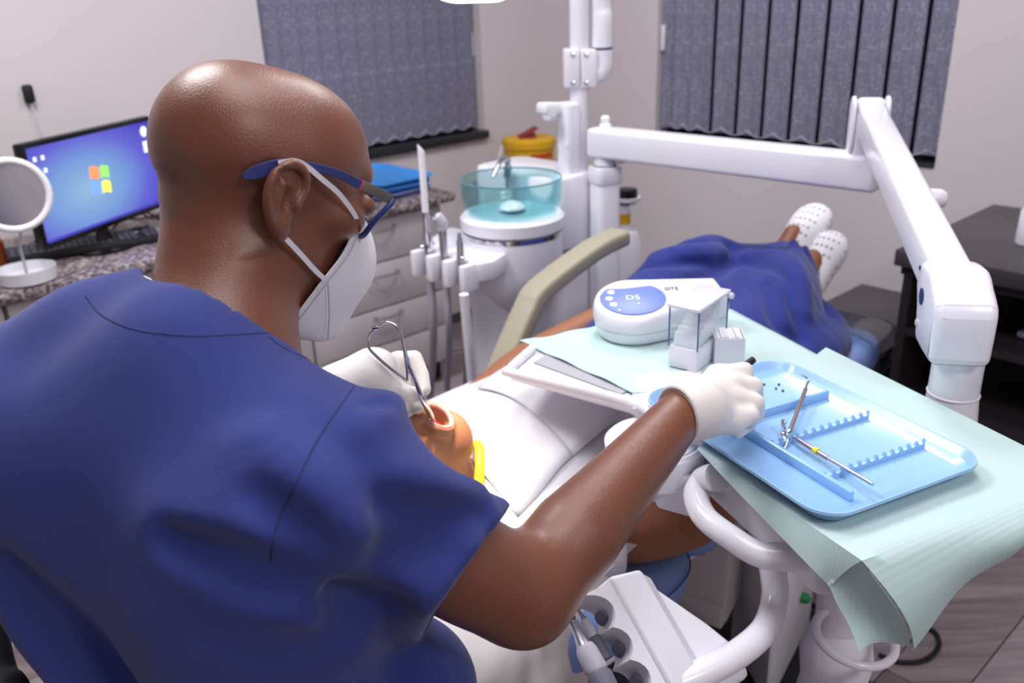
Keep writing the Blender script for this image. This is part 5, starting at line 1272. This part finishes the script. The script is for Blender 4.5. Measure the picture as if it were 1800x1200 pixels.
for k, px in enumerate(((1343, 677), (1369, 677), (1364, 684), (1376, 688), (1368, 719))):
    o = MB().box((0, 0, .0012), (.0034, .0028, .0024), None, .0006, 1).box((0, .0, .0027), (.0034, .0009, .0008)).obj('dental_bracket', BRK); o.location = tz(px, .0042); o.rotation_euler = (0, 0, .7*k)
    tag(o, 'tiny grey bracket in the blue tray, '+['nearest the gloved hand', 'farthest back of the loose four', 'middle of the loose group, dull grey', 'nearest the hooked probe', 'lying alone beside the short divider'][k], 'bracket', 'brackets loose in the tray')
o = MB().lathe([(0, 0), (.0028, 0), (.0028, .002), (.0015, .003), (0, .003)], tz((1404, 814), .0042), n=14).obj('blue_bead', mat('deep_blue_bead', '#2b3f8e', .4)); tag(o, 'tiny dark blue bead in the tray below the explorer', 'bead')
w_ = [tz(p, .005) for p in ((1412, 823), (1416, 819), (1421, 822), (1424, 826), (1429, 825), (1427, 821), (1422, 825), (1415, 826))]
o = MB().tube(smooth_path(w_, 4), .0005, 6).obj('wire_loop', STL); tag(o, 'thin bent wire loop in the tray beside the blue bead', 'wire')
# black ended instrument in the right hand
a_, b_ = at(1324, 632, 1.140), at(1290, 657, 1.125)
t = thing('held_instrument', 'black ended instrument sticking out of the right glove', 'instrument', b_)
MB().tube([a_, a_.lerp(b_, .6)], .0048, 12).obj('black_end', BLACKM, t)
MB().tube([a_.lerp(b_, .6), b_], .0036, 12).obj('handle', STL, t)
# needle holder in the left hand
nh = thing('needle_holder', 'steel needle holder with a sprung loop, held in the left glove at the open mouth', 'needle holder', at(745, 705, 1.18))
TP = MO+Vector((.002, -.004, -.002)); dq = 1.135
MB().tube(smooth_path([at(662, 574, dq), at(680, 566, dq), at(700, 577, dq), at(709, 608, dq), at(714, 640, dq), at(716, 668, dq+.005)], 6), [.0014, .0016, .0020, .0022, .0018, .0016], 10).obj('sprung_arm', STL, nh)
MB().tube(smooth_path([at(659, 577, dq), at(648, 590, dq), at(648, 610, dq), at(664, 628, dq), at(690, 650, dq), at(716, 669, dq+.005)], 6), [.0014, .0016, .0018, .0020, .0018, .0016], 10).obj('looped_arm', STL, nh)
MB().box(at(660, 576, dq), (.008, .005, .005), None, .001, 1).obj('latch', CHROME, nh)
e_ = at(744, 704, 1.165)
MB().tube(smooth_path([at(709, 600, dq), at(718, 640, dq+.003), at(731, 672, dq+.015), e_, TP.lerp(e_, .45)], 6), [.0016, .0026, .0030, .0038, .0044], 12).obj('shank', STL, nh)
MB().tube([TP.lerp(e_, .47), TP], [.0044, .0014], 12, flat=.7).obj('jaws', STL, nh)
MB().lathe([(0, 0), (.0028, 0), (.0028, .003), (0, .003)], at(716, 631, dq-.002), (CAM-at(716, 631, 1.19)), 14).obj('blue_rivet', mat('blue_rivet', '#7c95c8', .4), nh)
# ================================================================== the dentist
SKIN = mat('dark_brown_skin', '#75452f', .37, var=.16, vscale=14, bump=.34, bscale=560, sss=.06, coat=.42)
SKIN.node_tree.nodes['Principled BSDF'].inputs['Coat Roughness'].default_value = .36
NAVY = mat('navy_cotton_twill', '#2d3880', .85, var=.12, vscale=160, bump=.35, wave=330, sheen=.25)
SEAM = mat('navy_seam_thread', '#27315f', .9)
GLOVE = mat('latex_glove_cream', '#dcd6d2', .55, var=.05, vscale=30, bump=.35, bscale=70, sss=.05)
MASKM = mat('white_mask_fleece', '#e6e6ea', .9, bump=.12, bscale=300)
yaw, ptc = radians(58), radians(-20)
HF = Vector((sin(yaw)*cos(ptc), cos(yaw)*cos(ptc), sin(ptc))); HR = Vector((cos(yaw), -sin(yaw), 0)); HU = HR.cross(HF)
HC = at(452, 275, .83)
HM = Matrix((HF, HR, HU)).transposed()
def hd(f, r, u): return HC + HF*f + HR*r + HU*u

Rsh = at(588, 848, .745); Elb = at(924, 1040, .87); Wri = at(1196, 728, 1.03)
Lsh = at(35, 775, .82); LElb = Vector((-.43, .98, .90)); LWri = at(655, 655, 1.17)
BF = Vector((.42, .907, 0)); BR = Vector((.907, -.42, 0)); BZ = Vector((0, 0, 1))
BM = Matrix((BR, BF, BZ)).transposed()
MID = (Rsh+Lsh)/2
dent = thing('person', 'bald dentist in navy scrubs, white mask and glasses leaning over the patient', 'person', (MID.x-.03, MID.y-.08, 0))

def torso(S, g):
    S.ell(MID+BF*.035-BZ*.12, (.185+g, .125+g, .21+g), BM, .05)
    S.cap(Lsh, Rsh, .074+g, .066+g, .06)
    S.cap(MID+BF*.04+BZ*.075, Rsh-BR*.05, .046+g, .046+g, .06)
    S.cap(MID+BF*.04+BZ*.085, Lsh+BR*.05, .050+g, .046+g, .06)
    S.ell(MID-BF*.02-BR*.085-BZ*.10, (.085+g, .09+g, .12+g), BM, .05)
    S.ell(MID-BF*.02+BR*.085-BZ*.10, (.085+g, .09+g, .12+g), BM, .05)
    S.ell(MID+BF*.02-BZ*.36, (.170+g, .140+g, .20+g), BM, .08)
    S.ell(MID-BF*.01-BZ*.52, (.180+g, .150+g, .13+g), BM, .08)

# --- body: head and neck, arms, torso and legs
S = SDF(HC-Vector((.19, .19, .30)), HC+Vector((.19, .19, .15)), .0026)
def hell(c, r, k=.02, mode='add', R=None): S.ell(hd(*c), r, HM if R is None else R, k, mode)
hell((-.002, 0, .003), (.092, .074, .077), .02)
hell((.034, 0, .014), (.070, .064, .062), .03)
hell((-.036, 0, .014), (.052, .064, .056), .03)
hell((.042, 0, -.06), (.050, .058, .072), .03)
hell((.030, 0, -.085), (.055, .064, .055), .03)
hell((.090, 0, -.130), (.026, .030, .024), .03)
hell((.096, 0, .006), (.013, .042, .013), .015)                      # brow
S.chain([hd(.096, 0, -.016), hd(.108, 0, -.054), hd(.102, 0, -.062)], [.008, .010, .010], .012)   # nose
for sr in (-1, 1):
    hell((.073, .046*sr, -.036), (.026, .022, .02), .02)            # cheek bone
    hell((.112, .034*sr, -.022), (.012, .017, .012), .01, 'sub')    # eye socket
    hell((.100, .034*sr, -.022), (.0135, .0135, .012), .004)        # eyeball
    S.cap(hd(.106, .024*sr, -.095), hd(.110, 0, -.092), .006, .007, .008)   # lips
    S.cap(hd(.104, .022*sr, -.106), hd(.108, 0, -.108), .006, .008, .008)
    # ear: plate, rim, lobe, hollow
    ER = HM @ Matrix.Rotation(radians(-22*sr), 3, 'Z')
    S.ell(hd(.002, .083*sr, -.026), (.0185, .007, .030), ER, .008)
    rim = [(.014, .0845, -.030), (.020, .083, -.012), (.014, .086, .002), (.000, .090, .006), (-.014, .094, -.006), (-.0165, .094, -.024), (-.010, .091, -.042), (.001, .086, -.054)]
    S.chain([hd(a, b*sr, c) for a, b, c in smooth_path(rim, 3)], .0045, .003)
    S.ell(hd(.006, .084*sr, -.052), (.0095, .006, .0115), ER, .006)
    S.ell(hd(.004, .092*sr, -.026), (.0095, .008, .014), ER, .004, 'sub')
    S.cap(hd(-.005, .0905*sr, -.034), hd(-.004, .092*sr, -.010), .0032, .003, .003)
    S.ell(hd(-.003, .096*sr, -.003), (.009, .006, .005), ER, .003, 'sub')
    S.ell(hd(.014, .084*sr, -.028), (.004, .005, .006), ER, .004)   # tragus
    S.cap(hd(-.012, .078*sr, -.002), hd(-.014, .076*sr, -.050), .004, .004, .006, 'sub')
NB = MID + BF*.055 + BR*.010 + BZ*.06
S.cap(hd(-.018, 0, -.055), NB, .056, .058, .03)
S.cap(hd(.0, 0, -.08), NB+BF*.02, .050, .054, .03)
S.cap(NB, MID+BF*.03-BZ*.02, .075, .11, .04)
S.chain([hd(-.088, -.04, -.040), hd(-.091, 0, -.044), hd(-.084, .035, -.042)], .001, .022, 'sub')     # fold at the nape
head_me = S.mesh(1)
S = SDF((-.72, .40, .30), (.30, 1.30, 1.26), .006)
torso(S, -.008)
hipR, hipL = MID-BZ*.56+BR*.09+BF*.02, MID-BZ*.56-BR*.09+BF*.02
S.chain([hipR, hipR+BF*.42-BR*.02-BZ*.04], [.075, .055], .05)
S.chain([hipL, hipL+BF*.42-BR*.10-BZ*.0], [.075, .055], .05)
fo = Elb + (Wri-Elb)*.28
S.limb([Rsh, Rsh+(Elb-Rsh)*.35-BZ*.006, Rsh+(Elb-Rsh)*.62-BZ*.010, Rsh+(Elb-Rsh)*.82-BZ*.008, Elb], [.05, .05, .053, .052, .046], .02)
S.limb([Elb, fo, Elb+(Wri-Elb)*.6, Wri, Wri+(Wri-Elb).normalized()*.03], [.044, .0485, .039, .0285, .023], .025)
S.ell(Elb+(Elb-Wri).normalized()*.010-BZ*.006, (.032, .032, .032), None, .03)
lf = LElb+(LWri-LElb)*.28
S.chain([Lsh, Lsh+(LElb-Lsh)*.5, LElb], [.062, .053, .044], .02)
S.chain([LElb, lf, LWri], [.043, .046, .028], .02)
body_me = S.mesh(1)
low_legs = MB()
bodyo = link('body', join_mesh(head_me, body_me), SKIN, dent)

# --- scrub top
ax = (Elb-Rsh).normalized(); hem = Rsh+ax*((Elb-Rsh).length*.60)
S = SDF((-.74, .36, .46), (.32, 1.16, 1.27), .004)
torso(S, .010)
SL = SDF((-.74, .36, .46), (.32, 1.16, 1.27), .004)
SL.limb([Rsh+BR*-.02, Rsh+ax*.07-BZ*.02, hem+ax*.05], [.067, .070, .069], .05)
SL.limb([at(560, 905, .77), at(680, 975, .78), at(800, 1045, .82)], [.075, .066, .060], .04)
h1, h2, h3 = at(868, 930, .80), at(736, 1116, .80), at(830, 985, .95)
hn = (h2-h1).cross(h3-h1).normalized(); hn = hn if hn.dot(ax) > 0 else -hn
SL.plane(h1, hn, .008, hem-Vector((.2, .2, .2)), hem+Vector((.22, .22, .22)))
SL.cap(hem-ax*.015, hem+ax*.05, .047, .052, .003, 'sub')
S._mix((slice(None),)*3, SL.D, .035, 'add')
hemL = Lsh+(LElb-Lsh)*.66; axL = (LElb-Lsh).normalized()
S.limb([Lsh, Lsh+axL*.08, hemL+axL*.05], [.082, .078, .064], .04)
S.limb([at(262, 545, .82), at(150, 578, .81), at(75, 640, .82)], [.040, .043, .046], .04)
S.limb([at(480, 1150, .92), at(600, 1190, .92), at(705, 1215, .92)], [.085, .085, .080], .05)
# folds in the cloth
def fold(px, r, k=.03, mode='sub', sink=None):
    sk = (-.35*r if mode == 'sub' else -.55*r) if sink is None else sink
    pts = smooth_path([S.surf(x, y, lift=sk) for x, y in px], 4); n = len(pts)
    S.chain(pts, [r*(.35+.65*sin(pi*i/(n-1))) for i in range(n)], k, mode)
fold([(430, 830), (510, 915), (580, 985), (610, 1015)], .026, .05, 'add')
fold([(475, 790), (560, 890), (620, 975)], .020, .04, 'add')
fold([(320, 915), (430, 965), (520, 1000), (605, 1015)], .030, .05, 'add')
fold([(455, 870), (530, 945), (580, 990)], .016, .025)
fold([(300, 945), (385, 990), (460, 1030), (545, 1058), (630, 1075), (700, 1070)], .026, .02)
fold([(590, 1040), (640, 1075), (690, 1130), (700, 1180)], .022, .03)
fold([(50, 1075), (130, 1150), (180, 1230)], .024, .05, 'add')
fold([(10, 990), (90, 1080), (200, 1190), (260, 1250)], .018, .03)
fold([(20, 1070), (90, 1160), (140, 1230)], .014, .03)
fold([(640, 760), (672, 720), (700, 705)], .009, .03, 'add')
fold([(645, 715), (672, 703), (692, 706)], .005, .012)
fold([(690, 850), (760, 868), (830, 872)], .014, .04, 'add')
fold([(680, 885), (760, 905), (850, 908)], .010, .03)
fold([(640, 1000), (700, 985), (790, 965)], .008, .04)
# neck opening
cn = NB+BZ*.005
S.cap(cn-BZ*.05, hd(-.02, 0, -.05)+BF*.03, .083, .083, .004, 'sub')
S.cap(cn+BF*.06-BZ*.02, cn+BF*.12+BZ*.1, .07, .07, .004, 'sub')
scrub_me = S.mesh(3)
scrub = link('scrub_top', scrub_me, NAVY, dent)
scrub_tree = BVHTree.FromPolygons([_M[scrub.name] @ v.co for v in scrub_me.vertices], [p.vertices[:] for p in scrub_me.polygons])
def on_scrub(px, n=10, lift=.0005):
    out = []
    for (x, y) in smooth_path([Vector((a, b, 0)) for a, b in px], n) and [(v.x, v.y) for v in smooth_path([Vector((a, b, 0)) for a, b in px], n)]:
        h = scrub_tree.ray_cast(CAM, ray(x, y).normalized())
        if h[0] is not None: out.append(h[0]+h[1]*lift)
    return out
for px in ([(150, 520), (180, 555), (240, 580), (330, 590), (410, 588), (470, 585)],
           [(470, 590), (500, 612), (560, 640), (615, 668)],
           [(622, 680), (560, 770), (515, 860), (485, 930), (475, 985)]):
    P = on_scrub(px)
    if len(P) > 3: MB().tube(P, .0011, 6).obj('seam', SEAM, scrub)
THREAD = mat('white_thread', '#e8e4e6', .8)
# frayed white care label at the collar
P = on_scrub([(236, 490), (250, 484), (264, 486), (276, 494)], 4, .002)
if len(P) > 2: MB().tube(P, .0020, 6, flat=.5).obj('collar_label', THREAD, scrub)
P = on_scrub([(318, 506), (296, 508), (280, 516), (262, 524)], 4, .001)
if len(P) > 2: MB().tube(P, [.0016, .0005], 6, flat=.5).obj('collar_label', THREAD, scrub)
# trousers
S = SDF((-.72, .40, .30), (.30, 1.35, .75), .008)
S.ell(MID-BF*.01-BZ*.54, (.190, .160, .11), BM, .05)
S.chain([hipR, hipR+BF*.42-BR*.02-BZ*.04], [.105, .085], .05)
S.chain([hipL, hipL+BF*.42-BR*.10], [.105, .085], .05)
kR, kL = hipR+BF*.42-BR*.02-BZ*.04, hipL+BF*.42-BR*.10
S.plane((0, 0, .64), (0, 0, 1))
link('trousers', S.mesh(1), NAVY, dent)
m_ = MB()
for kx in (kR, kL): m_.tube(smooth_path([kx, kx+BF*.04-BZ*.06, kx+BF*.05-BZ*.25, kx+BF*.04-BZ*.46], 4), [.082, .078, .06, .055], 16)
m_.obj('trouser_legs', NAVY, dent)
m_ = MB()
for kx in (kR, kL):
    fz = kx+BF*.06; fz.z = .045
    m_.box(fz+BF*.06, (.10, .28, .09), BM, .03, 3)
m_.obj('shoes', mat('black_shoe', '#1a1a1e', .5), dent)

# --- gloves
def finger(S, pts, r0, r1, k=.006): S.limb(pts, list(np.linspace(r0, r1, len(pts))), k)
hx = (at(1325, 690, 1.09)-Wri).normalized()
S = SDF(Wri-Vector((.07, .08, .07)), Wri+Vector((.16, .19, .08)), .0018)
mcp = [at(1262, 662, 1.125), at(1282, 678, 1.105), at(1288, 706, 1.085), at(1286, 740, 1.065)]
pip = [at(1308, 652, 1.130), at(1324, 679, 1.110), at(1327, 708, 1.090), at(1319, 730, 1.072)]
dn = Vector((.12, .42, -.90)).normalized()
for i in range(4):
    r = [.0120, .0125, .0122, .0112][i]
    S.cap(Wri+(mcp[i]-Wri)*.25, mcp[i], .021, .0150, .014)
    d2 = pip[i]+(dn if i < 3 else Vector((.0, .62, -.78)))*.022+hx*.003; d3 = d2+dn*.012-hx*.018
    S.chain([mcp[i], pip[i], d2, d3], [.0145, r, r*.95, r*.85], .010)
S.chain([Wri-hx*.012, Wri+hx*.03], [.0335, .032], .02)
th = [Wri+hx*.035+Vector((.0, .022, -.012)), at(1262, 640, 1.15)-BZ*.02, at(1296, 640, 1.15)-BZ*.022, at(1315, 650, 1.14)-BZ*.022]
finger(S, th, .016, .010, .008)
S.plane(Wri-hx*.004, -hx)
rg = S.mesh(1)
g1 = link('glove', rg, GLOVE, dent)
cx = Wri-hx*.003
MB().ring(cx, .0335, .0032, hx, 40, 8).obj('rolled_cuff', GLOVE, g1)
# left hand holding the needle holder
S = SDF(LWri-Vector((.08, .08, .09)), LWri+Vector((.16, .17, .09)), .0018)
lm = [at(700, 634, 1.215), at(690, 655, 1.205), at(682, 676, 1.19), at(676, 694, 1.175)]
for i in range(4): S.cap(LWri+(lm[i]-LWri)*.1, lm[i], .021, .0125, .012)
S.chain([lm[0], at(728, 630, 1.215), at(741, 660, 1.205), at(746, 684, 1.195)], [.0125, .0115, .0105, .009], .006)
S.chain([lm[1], at(712, 668, 1.215), at(722, 690, 1.215), at(733, 716, 1.205)], [.0125, .011, .0105, .009], .006)
S.chain([lm[2], at(700, 690, 1.215), at(708, 708, 1.215), at(716, 722, 1.21)], [.012, .0105, .010, .009], .006)
S.chain([lm[3], at(690, 705, 1.205), at(694, 722, 1.205), at(700, 735, 1.20)], [.011, .0095, .009, .008], .006)
S.chain([LWri+(at(690, 690, 1.165)-LWri)*.2, at(688, 684, 1.165), at(712, 692, 1.165), at(733, 693, 1.175)], [.020, .0155, .0125, .0095], .008)
S.cap(LWri, LWri+(LWri-LElb).normalized()*-.05, .032, .034, .02)
g2 = link('glove', S.mesh(1), GLOVE, dent)

# --- mask
def mk(f, r, u): return hd(f, r, u)
ridge = [(.116, -.028), (.141, -.064), (.148, -.097), (.136, -.130), (.120, -.169), (.092, -.163)]
mid_ = [(.106, .036, -.035), (.109, .040, -.066), (.106, .044, -.098), (.096, .044, -.130), (.086, .040, -.160), (.066, .038, -.163)]
edge = [(.090, .053, -.038), (.080, .062, -.066), (.064, .066, -.094), (.052, .064, -.120), (.042, .060, -.142), (.030, .052, -.156)]
rows = []
for i in range(6):
    R_ = [Vector((edge[i][0], -edge[i][1], edge[i][2])), Vector((mid_[i][0], -mid_[i][1], mid_[i][2])), Vector((ridge[i][0], 0, ridge[i][1])),
          Vector(mid_[i]), Vector(edge[i])]
    R_ = smooth_path(R_[:3], 4)[:-1] + smooth_path(R_[2:], 4)
    rows.append(R_)
cols = [smooth_path([rows[i][j] for i in range(6)], 4) for j in range(len(rows[0]))]
mask = MB().grid([[hd(*p) for p in c_] for c_ in cols], .002).obj('face_mask', MASKM, dent, sharp=60)
for sr in (1, -1):
    for P in ([(.091, .056, -.044), (.080, .067, -.030), (.055, .0775, -.012), (.032, .083, -.001), (.017, .0855, .006), (.004, .087, .009), (-.010, .086, .004)],
              [(.064, .068, -.094), (.050, .073, -.086), (.030, .079, -.072), (.012, .0835, -.060), (-.004, .084, -.050)]):
        ribbon(MB(), smooth_path([hd(a, b*sr, c) for a, b, c in P], 5), HF*.45+HU*.9, [.0048], .0014).obj('ear_loop', MASKM, mask)
STI = mat('mask_stitch_grey', '#a9a9b0', .9)
def inset(P, out): return [hd(*(Vector(p)+Vector(out))) for p in P]
MB().tube(smooth_path([hd(e[0]+.004, e[1]+.002, e[2]) for e in edge], 5), .0005, 6).obj('edge_stitching', STI, mask)
MB().tube(smooth_path([hd(.068, .067, -.098), hd(.080, .058, -.128), hd(.090, .047, -.158)], 5), .0005, 6).obj('pleat_stitching', STI, mask)

# --- glasses
BLUEF = mat('navy_glasses_acetate', '#2d3a78', .45, var=.15, vscale=300)
STEEL = mat('grey_glasses_metal', '#77736d', .35, .6)
GLASS = thin_clear('clear_lens', '#f2f4f8')
gl = MB()
for sr in (1, -1):
    tp = smooth_path([hd(-.036, .0815*sr, -.014), hd(-.022, .083*sr, -.006), hd(.0, .0835*sr, .005), hd(.04, .083*sr, .007), hd(.072, .079*sr, .001)], 5)
    ribbon(gl, tp, HU, [.004, .0115, .0118, .0085, .0070, .0075, .0088], .0028)
for sr in (1, -1):
    o_ = [(.112, .072, -.006), (.114, .030, -.004), (.117, .013, -.014), (.113, .016, -.038), (.103, .035, -.050), (.098, .056, -.047), (.099, .070, -.030)]
    pp = [Vector((a, b*sr, c)) for a, b, c in o_]
    loop = smooth_path(pp+[pp[0], pp[1]], 4)[:len(pp)*4+1]
    gl.tube([hd(*v) for v in loop], .0029, 8, caps=False)
gl.tube([hd(.117, -.013, -.014), hd(.120, 0, -.011), hd(.117, .013, -.014)], .002, 8)
glasses = gl.obj('glasses', BLUEF, dent)
for sr in (1, -1):
    e1, e2 = hd(.074, .0785*sr, .0005), hd(.110, .0735*sr, -.0065)
    m_ = MB(); bar(m_, e1, e2, .0022, .0098, .0006, HU); m_.obj('metal_hinge_plate', STEEL, glasses)
    m_ = MB(); bar(m_, hd(.0705, .0793*sr, .0012), e1, .0024, .0088, .0004, HU); m_.obj('red_hinge_accent', mat('coral_red_plastic', '#d9475a', .4), glasses)
    o2 = [(.1125, .070, -.008), (.114, .030, -.006), (.116, .015, -.015), (.112, .018, -.037), (.103, .036, -.048), (.098, .055, -.045), (.099, .068, -.030)]
    b_ = MB(); vs = [b_.bm.verts.new(hd(a, b*sr, c)) for a, b, c in o2]; b_.bm.faces.new(vs); b_.obj('lens', GLASS, glasses)
